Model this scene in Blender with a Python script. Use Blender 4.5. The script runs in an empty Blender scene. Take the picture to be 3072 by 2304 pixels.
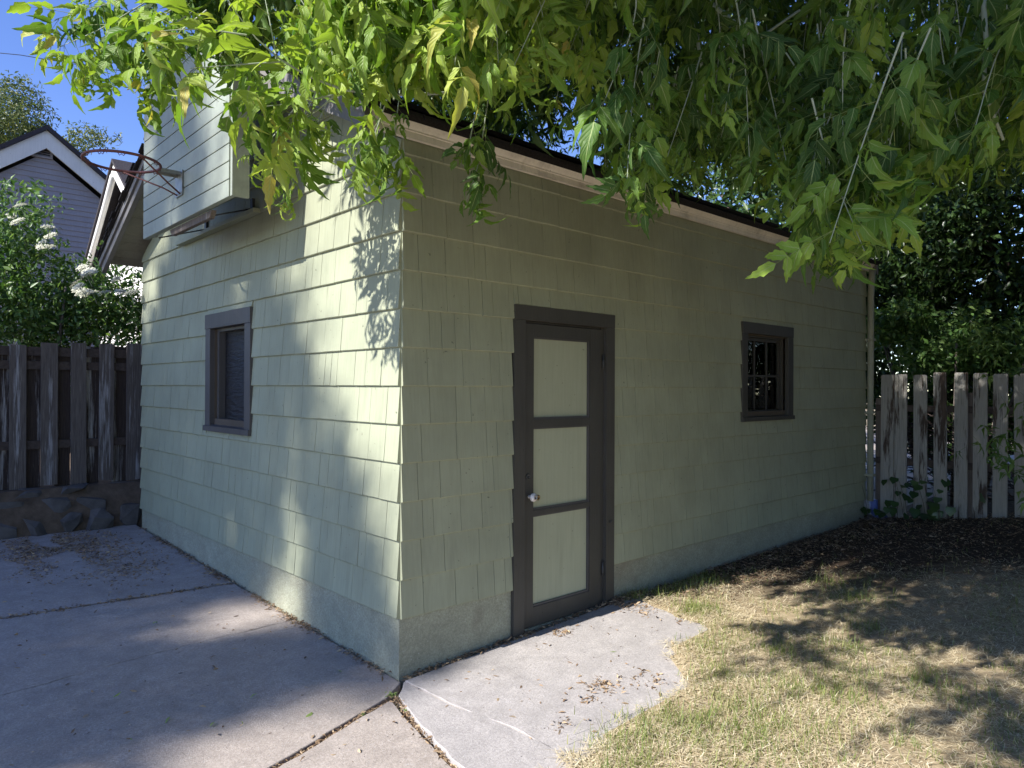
import bpy, bmesh, math, random
import numpy as np
from mathutils import Vector, Matrix, noise
random.seed(7); rng = np.random.default_rng(11)
scn = bpy.context.scene
COL = scn.collection
PI = math.pi

# ------------------------------------------------------------------ camera
FPX = 2137.0
TH = math.radians(42.69)
CAM = np.array([-2.241, -3.344, 1.63])
_R0 = np.array([math.cos(TH), -math.sin(TH), 0]); _F0 = np.array([math.sin(TH), math.cos(TH), 0]); _U0 = np.array([0, 0, 1.0])
_p = math.atan(11.8 / FPX); _r = .0045
CF = _F0 * math.cos(_p) + _U0 * math.sin(_p); _U = np.cross(_R0, CF)
CR = _R0 * math.cos(_r) + _U * math.sin(_r); CU = _U * math.cos(_r) - _R0 * math.sin(_r)
cd = bpy.data.cameras.new('camera'); cam = bpy.data.objects.new('camera', cd); COL.objects.link(cam)
cd.sensor_width = 36; cd.lens = FPX / 3072 * 36; cd.clip_start = .05; cd.clip_end = 600
m = Matrix.Identity(4)
for i in range(3):
    m[i][0] = CR[i]; m[i][1] = CU[i]; m[i][2] = -CF[i]; m[i][3] = CAM[i]
cam.matrix_world = m
scn.camera = cam

# ------------------------------------------------------------------ sky, sun, exposure
DY = -.09
SUN = np.array([1, DY, -.75]); SUN = SUN / np.linalg.norm(SUN)
EL = math.asin(-SUN[2]); AZ = math.atan2(-SUN[1], -SUN[0])
w = bpy.data.worlds.new('World'); scn.world = w; w.use_nodes = True
nt = w.node_tree; nt.nodes.clear()
sky = nt.nodes.new('ShaderNodeTexSky'); sky.sky_type = 'NISHITA'; sky.sun_disc = False
sky.sun_elevation = EL; sky.sun_rotation = PI / 2 - AZ
sky.air_density = 1.0; sky.dust_density = .1; sky.ozone_density = 3.5; sky.altitude = 900
bg = nt.nodes.new('ShaderNodeBackground'); bg.inputs['Strength'].default_value = .12
out = nt.nodes.new('ShaderNodeOutputWorld')
hs = nt.nodes.new('ShaderNodeHueSaturation'); hs.inputs['Saturation'].default_value = 1.13; hs.inputs['Hue'].default_value = .518
nt.links.new(sky.outputs[0], hs.inputs['Color']); nt.links.new(hs.outputs[0], bg.inputs[0]); nt.links.new(bg.outputs[0], out.inputs[0])
sl = bpy.data.lights.new('sun', 'SUN'); sl.energy = 4.6; sl.angle = math.radians(.53); sl.color = (1, .965, .915)
so = bpy.data.objects.new('sun', sl); COL.objects.link(so)
so.rotation_euler = Vector(SUN).to_track_quat('-Z', 'Y').to_euler(); so.location = (-20, -2, 18)
scn.view_settings.view_transform = 'Standard'; scn.view_settings.look = 'None'
scn.view_settings.exposure = 1.1; scn.view_settings.gamma = 1
scn.render.engine = 'CYCLES'; scn.cycles.max_bounces = 6; scn.cycles.diffuse_bounces = 4; scn.cycles.glossy_bounces = 2; scn.cycles.transmission_bounces = 4; scn.cycles.transparent_max_bounces = 8
scn.render.resolution_x = 1024; scn.render.resolution_y = 768

def at(x, y, d):      # a point d metres in front of the photographer, in the direction of photo pixel x, y
    return CAM + d * (CF + CR * ((x - 1536) / FPX) - CU * ((y - 1152) / FPX))
def inview(P, mar=.08):
    v = P - CAM; z = v @ CF; zz = np.maximum(z, .01)
    x = (v @ CR) / zz * FPX / 1536; y = (v @ CU) / zz * FPX / 1152
    return (z > .1) & (abs(x) < 1 + mar) & (abs(y) < 1 + mar)
def unit(v): return v / (np.linalg.norm(v, axis=-1, keepdims=True) + 1e-9)

# ------------------------------------------------------------------ object helpers
def link(o, parent=None):
    COL.objects.link(o)
    if parent is not None:
        o.parent = parent; o.matrix_parent_inverse = Matrix.Translation(-parent.location)
    return o
def thing(name, label, cat, loc=(0, 0, 0), group=None):
    o = bpy.data.objects.new(name, None); o.location = loc; o.empty_display_size = .2
    COL.objects.link(o); return tag(o, label, cat, group)
def tag(o, label=None, cat=None, group=None, kind=None):
    if label: o['label'] = label
    if cat: o['category'] = cat
    if group: o['group'] = group
    if kind: o['kind'] = kind
    return o
def pymesh(name, V, F, mat, parent=None, smooth=False):
    me = bpy.data.meshes.new(name); me.from_pydata([tuple(map(float, v)) for v in V], [], F); me.update()
    if smooth: me.polygons.foreach_set('use_smooth', [True] * len(me.polygons))
    o = bpy.data.objects.new(name, me)
    if mat: me.materials.append(mat)
    return link(o, parent)
def fast(name, V, F, mat, parent=None, lv=None, uv=None, smooth=False):
    V = np.asarray(V, np.float32); F = np.asarray(F, np.int32); k = F.shape[1]
    me = bpy.data.meshes.new(name)
    me.vertices.add(len(V)); me.vertices.foreach_set('co', V.ravel())
    me.loops.add(F.size); me.loops.foreach_set('vertex_index', F.ravel())
    me.polygons.add(len(F)); me.polygons.foreach_set('loop_start', np.arange(0, F.size, k, dtype=np.int32))
    me.polygons.foreach_set('loop_total', np.full(len(F), k, np.int32))
    if smooth: me.polygons.foreach_set('use_smooth', np.ones(len(F), bool))
    if lv is not None:
        a = me.attributes.new('lv', 'FLOAT', 'POINT'); a.data.foreach_set('value', np.asarray(lv, np.float32))
    if uv is not None:
        u = me.uv_layers.new(name='UVMap'); u.data.foreach_set('uv', np.asarray(uv, np.float32)[F.ravel()].ravel())
    me.update(calc_edges=True)
    if mat: me.materials.append(mat)
    ob = bpy.data.objects.new(name, me); ob.color = (1, 1, 1, 0)
    return link(ob, parent)
BOXF = [(0, 3, 2, 1), (4, 5, 6, 7), (0, 1, 5, 4), (1, 2, 6, 5), (2, 3, 7, 6), (3, 0, 4, 7)]
def boxv(a, b):
    (x0, y0, z0), (x1, y1, z1) = a, b
    return [(x0, y0, z0), (x1, y0, z0), (x1, y1, z0), (x0, y1, z0), (x0, y0, z1), (x1, y0, z1), (x1, y1, z1), (x0, y1, z1)]
def box(name, a, b, mat, parent=None, bev=0.0):
    a, b = [min(p, q) for p, q in zip(a, b)], [max(p, q) for p, q in zip(a, b)]
    o = pymesh(name, boxv(a, b), BOXF, mat, parent)
    if bev: bevel(o, bev)
    return o
def bevel(o, wd, seg=2):
    bm = bmesh.new(); bm.from_mesh(o.data)
    bmesh.ops.bevel(bm, geom=bm.edges[:], offset=wd, segments=seg, affect='EDGES', profile=.6)
    bm.to_mesh(o.data); bm.free()
def boxes(name, lst, mat, parent=None):
    V = []; F = []
    for a, b in lst:
        a, b = [min(p, q) for p, q in zip(a, b)], [max(p, q) for p, q in zip(a, b)]
        n = len(V); V += boxv(a, b); F += [tuple(i + n for i in f) for f in BOXF]
    return pymesh(name, V, F, mat, parent)
def prism(name, poly, axis, a0, a1, mat, parent=None):
    # poly: 2D points in the two other axes, extruded along axis from a0 to a1
    V = []
    for a in (a0, a1):
        for p in poly:
            q = [p[0], p[1]]; q.insert(axis, a); V.append(tuple(q))
    n = len(poly)
    F = [tuple(range(n)), tuple(range(2 * n - 1, n - 1, -1))] + [(i, i + n, (i + 1) % n + n, (i + 1) % n) for i in range(n)]
    o = pymesh(name, V, F, mat, parent)
    bm = bmesh.new(); bm.from_mesh(o.data); bmesh.ops.recalc_face_normals(bm, faces=bm.faces[:]); bm.to_mesh(o.data); bm.free()
    return o
def tube_arr(pts, rad, sides=6):
    pts = np.asarray(pts, float); n = len(pts); rad = np.broadcast_to(np.asarray(rad, float), (n,))
    T = np.gradient(pts, axis=0); T = unit(T)
    ref = np.array([0, 0, 1.0]) if abs(T[0][2]) < .9 else np.array([1.0, 0, 0])
    V = []
    for i in range(n):
        a = unit(np.cross(T[i], ref)); b = np.cross(T[i], a)
        for k in range(sides):
            c = 2 * PI * k / sides; V.append(pts[i] + rad[i] * (a * math.cos(c) + b * math.sin(c)))
    F = []
    for i in range(n - 1):
        for k in range(sides):
            F.append((i * sides + k, i * sides + (k + 1) % sides, (i + 1) * sides + (k + 1) % sides, (i + 1) * sides + k))
    return np.array(V), np.array(F)
def tube(name, pts, rad, mat, parent=None, sides=8, caps=True):
    V, F = tube_arr(pts, rad, sides); F = [tuple(map(int, f)) for f in F]
    if caps:
        n = len(V); F += [tuple(range(sides))[::-1], tuple(range(n - sides, n))]
    return pymesh(name, V, F, mat, parent, True)
def merge(parts):
    Vs = []; Fs = []; o = 0
    for V, F in parts: Vs.append(V); Fs.append(F + o); o += len(V)
    return np.concatenate(Vs), np.concatenate(Fs)

# ------------------------------------------------------------------ materials
def mat(name):
    mt = bpy.data.materials.new(name); mt.use_nodes = True; n = mt.node_tree.nodes; n.clear()
    o = n.new('ShaderNodeOutputMaterial'); b = n.new('ShaderNodeBsdfPrincipled'); mt.node_tree.links.new(b.outputs[0], o.inputs[0])
    return mt, mt.node_tree, b, o
def nd(t, typ, **kw):
    n = t.nodes.new(typ)
    for k, v in kw.items():
        if k in n.inputs.keys(): n.inputs[k].default_value = v
        else: setattr(n, k, v)
    return n
def ramp(t, src, stops):
    r = t.nodes.new('ShaderNodeValToRGB'); e = r.color_ramp.elements
    while len(e) < len(stops): e.new(.5)
    for el, (p, c) in zip(e, stops): el.position = p; el.color = (*c, 1) if len(c) == 3 else c
    t.links.new(src, r.inputs[0]); return r.outputs[0]
def coords(t, scale=(1, 1, 1), which='Object'):
    c = t.nodes.new('ShaderNodeTexCoord'); mp = t.nodes.new('ShaderNodeMapping'); mp.inputs['Scale'].default_value = scale
    t.links.new(c.outputs[which], mp.inputs[0]); return mp.outputs[0]
def noi(t, vec, scale, detail=4, rough=.55):
    n = nd(t, 'ShaderNodeTexNoise', Scale=scale, Detail=detail, Roughness=rough); t.links.new(vec, n.inputs['Vector']); return n.outputs['Fac']
def mixc(t, f, a, b, mode='MIX'):
    n = t.nodes.new('ShaderNodeMix'); n.data_type = 'RGBA'; n.blend_type = mode
    for s, v in ((0, f), (6, a), (7, b)):
        if isinstance(v, (int, float)): n.inputs[s].default_value = v
        elif isinstance(v, tuple): n.inputs[s].default_value = (*v, 1)
        else: t.links.new(v, n.inputs[s])
    return n.outputs[2]
def bump(t, b, h, strength, dist=.01):
    n = nd(t, 'ShaderNodeBump', Strength=strength, Distance=dist); t.links.new(h, n.inputs['Height']); t.links.new(n.outputs[0], b.inputs['Normal'])
def objrand(t):
    return t.nodes.new('ShaderNodeObjectInfo').outputs['Random']
def paint(name, col, var=.10, rough=.62, grain=.35, dirt=None, sheen=.3):
    mt, t, b, o = mat(name)
    v = coords(t); vg = coords(t, (70, 70, 3.2)); c1 = tuple(x * (1 - var) for x in col); c2 = tuple(min(1, x * (1 + var)) for x in col)
    big = noi(t, v, 2.3, 5); c = ramp(t, big, [(.3, c1), (.7, c2)])
    ob = ramp(t, objrand(t), [(0, (.965,) * 3), (1, (1.03,) * 3)])
    c = mixc(t, 1.0, c, ob, 'MULTIPLY')
    fine = noi(t, vg, 1.0, 3)
    c = mixc(t, .22, c, ramp(t, fine, [(.35, (.75,) * 3), (.65, (1.1,) * 3)]), 'MULTIPLY')
    sp = ramp(t, noi(t, v, 34, 3, .6), [(.70, (0,) * 3), (.735, (1,) * 3)])
    c = mixc(t, sp, c, tuple(x * .45 for x in col))
    sc = ramp(t, noi(t, coords(t, (60, 60, 7)), 1.0, 4, .7), [(.70, (0,) * 3), (.76, (.55,) * 3)])
    c = mixc(t, sc, c, tuple(min(.8, x * 1.35) for x in col))
    st = ramp(t, noi(t, coords(t, (9, 9, .9)), 1.0, 5, .6), [(.58, (0,) * 3), (.78, (.35,) * 3)])
    c = mixc(t, st, c, tuple(x * .62 for x in col))
    if dirt:
        sep = t.nodes.new('ShaderNodeSeparateXYZ'); t.links.new(v, sep.inputs[0])
        dn = ramp(t, noi(t, v, 5, 6, .65), [(.52, (0,) * 3), (.75, (.6,) * 3)])
        c = mixc(t, dn, c, dirt)
    t.links.new(c, b.inputs['Base Color']); b.inputs['Roughness'].default_value = rough
    b.inputs['Specular IOR Level'].default_value = sheen
    bump(t, b, fine, grain, .004)
    return mt
M = {}
M['sage'] = paint('sage_paint', (.322, .338, .236))
M['sage_panel'] = paint('sage_panel_paint', (.385, .40, .28), .05, .55, .1)
M['trim'] = paint('trim_paint', (.062, .058, .05), .15, .5, .4)
M['trim_frame'] = paint('trim_frame_paint', (.085, .08, .078), .15, .5, .4)
M['fascia'] = paint('fascia_paint', (.80, .73, .62), .12, .5, .05, (.22, .19, .15))
M['barge'] = paint('barge_paint', (.18, .17, .165), .15, .6, .4)
M['soffit'] = paint('soffit_paint', (.30, .285, .225), .12, .7, .4, (.12, .1, .08))
M['board'] = paint('backboard_paint', (.31, .34, .28), .12, .6, .5, (.19, .205, .18))
M['white'] = paint('white_paint', (.74, .72, .68), .06, .5, .2)
M['lap'] = paint('grey_lap_paint', (.32, .30, .315), .08, .6, .2)
M['shade_tan'] = paint('sheathing_wood', (.10, .08, .06), .2, .8, .3)

def concrete(name, c1, c2, stain=(.12, .10, .10), pit=.5):
    mt, t, b, o = mat(name)
    v = coords(t)
    c = ramp(t, noi(t, v, 1.7, 9, .68), [(.30, c1), (.70, c2)])
    c = mixc(t, ramp(t, noi(t, v, 9, 8, .7), [(.35, (.5,) * 3), (.6, (0,) * 3)]), c, tuple(x * .74 for x in c1))
    c = mixc(t, ramp(t, noi(t, v, 75, 4, .7), [(.34, (.55,) * 3), (.62, (0,) * 3)]), c, tuple(x * .55 for x in c1))
    c = mixc(t, ramp(t, noi(t, v, .8, 10, .75), [(.54, (0,) * 3), (.70, (.7,) * 3)]), c, stain)
    c = mixc(t, ramp(t, noi(t, coords(t, (2.2, .5, 1)), 1.3, 8, .7), [(.60, (0,) * 3), (.76, (.5,) * 3)]), c, tuple(x * .7 for x in stain))
    c = mixc(t, ramp(t, noi(t, v, 170, 2), [(.64, (0,) * 3), (.70, (.6,) * 3)]), c, tuple(min(.62, x * 1.6) for x in c2))
    c = mixc(t, ramp(t, noi(t, v, 38, 2), [(.74, (0,) * 3), (.77, (.8,) * 3)]), c, (.07, .06, .055))
    t.links.new(c, b.inputs['Base Color']); b.inputs['Roughness'].default_value = .87; b.inputs['Specular IOR Level'].default_value = .25
    n1 = noi(t, v, 95, 6, .75); bump(t, b, n1, pit, .008)
    return mt
M['concrete'] = concrete('driveway_concrete', (.385, .33, .288), (.54, .47, .415), (.22, .188, .165))
M['slab'] = concrete('door_slab_concrete', (.40, .37, .355), (.54, .50, .475), (.29, .265, .25))
M['found'] = concrete('painted_foundation', (.35, .355, .262), (.46, .465, .35), (.22, .19, .14), .9)
def simple(name, col, rough=.7, spec=.3, var=.25, scale=12, metal=0, bmp=.3):
    mt, t, b, o = mat(name); v = coords(t)
    c = ramp(t, noi(t, v, scale, 6, .6), [(.25, tuple(x * (1 - var) for x in col)), (.75, tuple(min(1, x * (1 + var)) for x in col))])
    t.links.new(c, b.inputs['Base Color']); b.inputs['Roughness'].default_value = rough; b.inputs['Specular IOR Level'].default_value = spec
    b.inputs['Metallic'].default_value = metal
    bump(t, b, noi(t, v, scale * 6, 4), bmp, .004); return mt
M['soil'] = simple('bare_soil', (.115, .085, .062), .95, .1, .45, 9, 0, .9)
M['dry'] = simple('dry_ground', (.33, .27, .17), .95, .1, .3, 6, 0, .6)
M['alley'] = simple('alley_gravel', (.34, .29, .23), .95, .1, .25, 20, 0, .6)
M['rust'] = simple('rusty_red_steel', (.16, .062, .055), .55, .4, .4, 30, .2)
M['steel'] = simple('galvanised_steel', (.30, .31, .29), .5, .5, .25, 20, .6)
M['dark_steel'] = simple('dark_steel', (.07, .07, .07), .5, .5, .3, 20, .4)
M['brass'] = simple('worn_brass', (.52, .34, .16), .35, .5, .25, 40, .9, .1)
M['porcelain'] = simple('porcelain', (.70, .66, .62), .15, .5, .05, 20, 0, .02)
M['roof'] = simple('asphalt_shingle', (.035, .031, .030), .9, .2, .4, 60, 0, .9)
M['roofw'] = simple('weathered_roof', (.05, .045, .05), .9, .2, .4, 60, 0, .9)
M['stone'] = simple('mossy_fieldstone', (.10, .092, .088), .9, .2, .45, 6, 0, 1.0)
M['bark'] = simple('grey_bark', (.16, .135, .115), .9, .2, .4, 22, 0, 1.0)
M['bark_dark'] = simple('dark_bark', (.075, .058, .05), .9, .2, .4, 22, 0, 1.0)
M['twig'] = simple('glaucous_green_twig', (.33, .38, .29), .5, .3, .2, 30, 0, .1)
M['downspout'] = paint('downspout_paint', (.33, .335, .26), .1, .45, .05)
M['blue'] = simple('faded_blue_plastic', (.10, .14, .36), .45, .4, .2, 12, 0, .2)
M['cable'] = simple('black_cable', (.02, .02, .02), .6, .2, .1)
M['inside'] = simple('dark_interior', (.02, .018, .016), .95, .05, .2)

def weathered(name, wood, paintc, lo, hi, zs, grain=24):
    mt, t, b, o = mat(name); v = coords(t); r = objrand(t)
    add = t.nodes.new('ShaderNodeVectorMath'); add.operation = 'ADD'
    cmb = t.nodes.new('ShaderNodeCombineXYZ'); mul = nd(t, 'ShaderNodeMath', operation='MULTIPLY'); mul.inputs[1].default_value = 37.0
    t.links.new(r, mul.inputs[0]); t.links.new(mul.outputs[0], cmb.inputs[0]); t.links.new(mul.outputs[0], cmb.inputs[2])
    t.links.new(v, add.inputs[0]); t.links.new(cmb.outputs[0], add.inputs[1])
    mp = t.nodes.new('ShaderNodeMapping'); mp.inputs['Scale'].default_value = (9, 9, zs); t.links.new(add.outputs[0], mp.inputs[0])
    mg = t.nodes.new('ShaderNodeMapping'); mg.inputs['Scale'].default_value = (60, 60, 3); t.links.new(add.outputs[0], mg.inputs[0])
    g = noi(t, mg.outputs[0], 1.5, 5, .7)
    wc = ramp(t, g, [(.3, tuple(x * .55 for x in wood)), (.7, tuple(x * 1.35 for x in wood))])
    k = noi(t, mp.outputs[0], 1.0, 9, .62)
    mk = mixc(t, .22, k, g)
    mask = ramp(t, mk, [(lo, (0,) * 3), (hi, (1,) * 3)])
    pc = ramp(t, g, [(.3, tuple(x * .7 for x in paintc)), (.65, paintc)])
    c = mixc(t, mask, wc, pc)
    t.links.new(c, b.inputs['Base Color']); b.inputs['Roughness'].default_value = .85; b.inputs['Specular IOR Level'].default_value = .2
    hh = nd(t, 'ShaderNodeMath', operation='MULTIPLY_ADD'); hh.inputs[1].default_value = .6
    t.links.new(mask, hh.inputs[0]); t.links.new(g, hh.inputs[2]); bump(t, b, hh.outputs[0], .7, .004)
    return mt
M['fence_board'] = weathered('weathered_fence_board', (.125, .107, .098), (.36, .35, .36), .535, .60, .5)
M['fence_back'] = weathered('weathered_back_board', (.055, .042, .038), (.40, .39, .39), .52, .59, .5)
M['picket'] = weathered('peeling_white_picket', (.085, .062, .05), (.37, .35, .315), .42, .475, 1.5)
M['old_wood'] = weathered('old_grey_wood', (.16, .13, .11), (.3, .28, .26), .6, .7, .8)

def leafmat(name, stops, trans, tmix=.38, rough=.42, spec=.35, vein=False):
    mt, t, b, o = mat(name)
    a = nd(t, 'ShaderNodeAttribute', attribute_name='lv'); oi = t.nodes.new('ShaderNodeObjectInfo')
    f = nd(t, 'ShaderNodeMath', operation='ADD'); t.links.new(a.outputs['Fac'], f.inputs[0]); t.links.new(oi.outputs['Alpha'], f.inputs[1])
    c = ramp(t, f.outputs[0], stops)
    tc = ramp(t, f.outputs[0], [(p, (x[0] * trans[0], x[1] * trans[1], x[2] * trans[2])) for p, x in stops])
    if vein:
        u = t.nodes.new('ShaderNodeUVMap'); sp = t.nodes.new('ShaderNodeSeparateXYZ'); t.links.new(u.outputs[0], sp.inputs[0])
        ab = nd(t, 'ShaderNodeMath', operation='ABSOLUTE'); t.links.new(sp.outputs['Y'], ab.inputs[0])
        mid = ramp(t, ab.outputs[0], [(.03, (1,) * 3), (.09, (0,) * 3)])
        d = nd(t, 'ShaderNodeMath', operation='MULTIPLY_ADD'); d.inputs[1].default_value = -.28; t.links.new(ab.outputs[0], d.inputs[0]); t.links.new(sp.outputs['X'], d.inputs[2])
        fr = nd(t, 'ShaderNodeMath', operation='PINGPONG'); fr.inputs[1].default_value = .06; t.links.new(d.outputs[0], fr.inputs[0])
        lat = ramp(t, fr.outputs[0], [(0, (.5,) * 3), (.012, (0,) * 3)])
        c = mixc(t, mid, c, (.34, .42, .17)); c = mixc(t, lat, c, (.27, .36, .11))
        bump(t, b, fr.outputs[0], .55, .03)
    t.links.new(c, b.inputs['Base Color']); b.inputs['Roughness'].default_value = rough; b.inputs['Specular IOR Level'].default_value = spec
    tr = t.nodes.new('ShaderNodeBsdfTranslucent'); t.links.new(tc, tr.inputs[0])
    mx = t.nodes.new('ShaderNodeMixShader'); mx.inputs[0].default_value = tmix
    t.links.new(b.outputs[0], mx.inputs[1]); t.links.new(tr.outputs[0], mx.inputs[2]); t.links.new(mx.outputs[0], o.inputs[0])
    return mt
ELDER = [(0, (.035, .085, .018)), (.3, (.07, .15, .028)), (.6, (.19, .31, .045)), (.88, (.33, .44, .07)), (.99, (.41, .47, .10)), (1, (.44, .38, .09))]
M['leaf'] = leafmat('box_elder_leaf', ELDER, (1.3, 1.4, .6), .36, .5, .28, True)
M['leaf_far'] = leafmat('crown_leaf', [(0, (.045, .095, .022)), (.5, (.075, .14, .03)), (1, (.13, .2, .045))], (1.3, 1.4, .7), .3)
M['leaf_dark'] = leafmat('dark_tree_leaf', [(0, (.022, .052, .014)), (.6, (.045, .09, .022)), (1, (.09, .15, .04))], (1.2, 1.3, .7), .25, .35, .5)
M['leaf_bush'] = leafmat('bush_leaf', [(0, (.05, .11, .03)), (.5, (.085, .165, .04)), (1, (.17, .25, .075))], (1.3, 1.4, .7), .3)
M['leaf_sap'] = leafmat('background_tree_leaf', [(0, (.05, .085, .03)), (.5, (.10, .14, .045)), (1, (.19, .2, .07))], (1.3, 1.3, .7), .3)
M['flower'] = leafmat('elder_flower', [(0, (.55, .55, .42)), (1, (.75, .74, .62))], (1, 1, 1), .2)
M['grass'] = leafmat('green_grass', [(0, (.11, .17, .035)), (.5, (.19, .24, .06)), (1, (.33, .33, .12))], (1.2, 1.2, .6), .3, .5)
M['straw'] = leafmat('dry_straw', [(0, (.40, .32, .20)), (.5, (.68, .58, .38)), (1, (.84, .76, .57))], (1, 1, .8), .2, .6)
M['litter'] = leafmat('dry_leaf_litter', [(0, (.075, .048, .032)), (.5, (.32, .215, .13)), (1, (.60, .47, .30))], (1, .9, .7), .15, .7)
def glassmat():
    mt, t, b, o = mat('window_glass'); b.inputs['Base Color'].default_value = (.02, .025, .025, 1)
    g = nd(t, 'ShaderNodeBsdfGlossy', Roughness=.02); tr = t.nodes.new('ShaderNodeBsdfTransparent'); tr.inputs[0].default_value = (.75, .8, .78, 1)
    fr = nd(t, 'ShaderNodeFresnel', IOR=1.6)
    v = coords(t); n = nd(t, 'ShaderNodeBump', Strength=.12, Distance=.01); t.links.new(noi(t, v, 5, 2), n.inputs['Height']); t.links.new(n.outputs[0], g.inputs['Normal'])
    mx = t.nodes.new('ShaderNodeMixShader'); t.links.new(fr.outputs[0], mx.inputs[0]); t.links.new(tr.outputs[0], mx.inputs[1]); t.links.new(g.outputs[0], mx.inputs[2])
    t.links.new(mx.outputs[0], o.inputs[0]); return mt
M['glass'] = glassmat()
def plasticmat():
    mt, t, b, o = mat('crinkled_black_plastic'); b.inputs['Base Color'].default_value = (.011, .010, .012, 1); b.inputs['Roughness'].default_value = .5
    v = coords(t, (1, 5, 26)); n = noi(t, v, 1.4, 4, .6); bump(t, b, n, .9, .02); return mt
M['plastic'] = plasticmat()

# ------------------------------------------------------------------ ground, driveway, lawn
def zdrive(x, y): return .0288 * y
def zslab(x, y): return .006 + .036 * x
def zlawn(x, y):
    x = np.asarray(x, float); y = np.asarray(y, float)
    s = np.clip((x - 2) / 4.5, 0, 1); s = s * s * (3 - 2 * s)
    z = np.where(x < 2, .03 * x, .06 + .01 * (x - 2)) + .17 * s * np.clip(-y / 1.2, 0, 1.3)
    z = z - .06 * np.clip(-x, 0, 1.2)
    return z + .012 * np.sin(3.1 * x + 1.3 * y) * np.sin(2.3 * y - .7 * x) + .05 * np.exp(-((x - 2.55) ** 2 + (y + .32) ** 2) / .05)
tag(pymesh('ground', [(-150, -150, -.16), (150, -150, -.16), (150, 150, -.16), (-150, 150, -.16)], [(0, 1, 2, 3)], M['dry']), kind='structure')
def jitter_poly(P, jit, step=.07):
    out = []
    for i in range(len(P)):
        a = np.array(P[i][:2], float); b = np.array(P[(i + 1) % len(P)][:2], float); j = P[i][2] if len(P[i]) > 2 else 0
        L = np.linalg.norm(b - a); n = max(1, int(L / step)) if j else 1
        nrm = np.array([-(b - a)[1], (b - a)[0]]) / max(L, 1e-6)
        for k in range(n):
            q = a + (b - a) * k / n
            if j and k: q = q + nrm * (jit * j * noise.noise(Vector((q[0] * 9, q[1] * 9, 3.3))) + .004 * random.uniform(-1, 1))
            out.append(q)
    return out
def slabmesh(name, P, zf, mtl, parent, jit=.012, th=.11):
    Q = jitter_poly(P, jit); n = len(Q)
    V = [(q[0], q[1], zf(q[0], q[1])) for q in Q] + [(q[0], q[1], zf(q[0], q[1]) - th) for q in Q]
    F = [tuple(range(n))] + [(i, i + n, (i + 1) % n + n, (i + 1) % n) for i in range(n)]
    o = pymesh(name, V, F, mtl, parent)
    bm = bmesh.new(); bm.from_mesh(o.data); bmesh.ops.recalc_face_normals(bm, faces=bm.faces[:])
    top = max(bm.faces, key=lambda f: len(f.verts)); bmesh.ops.bevel(bm, geom=list(top.edges), offset=.003, segments=1, affect='EDGES')
    bmesh.ops.triangulate(bm, faces=[f for f in bm.faces if len(f.verts) > 4])
    bm.to_mesh(o.data); bm.free(); return o
drive = bpy.data.objects.new('driveway', None); COL.objects.link(drive); tag(drive, kind='structure')
slabmesh('slab', [(-.015, 2.345, 1), (-1.51, 2.50, 1), (-6, 2.99), (-6, 5.3), (-.015, 5.3)], zdrive, M['concrete'], drive)
slabmesh('slab', [(-.015, 1.262, 1), (-.96, 1.232, 1), (-1.68, 1.147, 1), (-6, .91), (-6, 2.955), (-1.51, 2.47, 1), (-.015, 2.315)], zdrive, M['concrete'], drive)
slabmesh('slab', [(-.012, 1.257, 1), (-.96, 1.226, 1), (-1.68, 1.141, 1), (-6, .905), (-6, -2.05), (-.99, -.398, 1), (-.165, -.135, 1), (-.012, -.03)], zdrive, M['concrete'], drive)
slabmesh('slab', [(-.168, -.172, 1), (-.23, -.432, 1), (-.30, -.768, 1), (-.345, -1.01, 1), (-.5, -2), (-.9, -6), (-6, -6), (-6, -2.09), (-.99, -.435, 1)], zdrive, M['concrete'], drive)
slabmesh('slab', [(.0, -.045, 1), (.012, -.433, 1), (.075, -.838, 1), (.072, -1.211, 1), (.06, -1.5), (-.38, -1.6), (-.31, -1.01, 1), (-.268, -.768, 1), (-.195, -.432, 1), (-.115, -.165, 1)], zslab, M['slab'], drive, .02)
slabmesh('slab', [(.012, -.04), (2.06, -.04, 1), (1.95, -.34, 1), (1.9, -.62, 1), (1.9, -.86, 1), (1.6, -1.05, 1), (.9, -1.4, 1), (.068, -1.5), (.08, -1.211, 1), (.083, -.838, 1), (.02, -.433, 1)], zslab, M['slab'], drive, .02)
# lawn sheet
gx = np.concatenate([np.arange(-.45, 7.2, .06), np.arange(7.3, 16, .5)]); gy = np.arange(-9, .06, .075)
GX, GY = np.meshgrid(gx, gy); GZ = zlawn(GX, GY)
def slab_edge(x): return np.interp(x, [-.5, -.08, .3, .74, 1.0, 1.12, 1.22, 1.38, 1.6, 1.84, 1.9, 1.98, 2.06], [-1.3, -1.25, -1.2, -1.17, -1.2, -1.08, -.95, -.82, -.82, -.8, -.45, -.12, .1])
def onslab(x, y):
    e = slab_edge(x) + .05 * np.sin(9 * x + 1) * np.sin(23 * x) + .03 * np.sin(41 * x)
    return (y > e) & (x < 2.05)
inslab = (GX < 2.05) & (GY > slab_edge(GX)); GZ = np.where(inslab, GZ - .05, np.where(GX < 2.2, np.maximum(GZ, .006 + .036 * GX + .006), GZ))
nx = len(gx); ny = len(gy)
V = np.stack([GX.ravel(), GY.ravel(), GZ.ravel()], 1)
ii, jj = np.meshgrid(np.arange(nx - 1), np.arange(ny - 1)); a = (jj * nx + ii).ravel()
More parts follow.
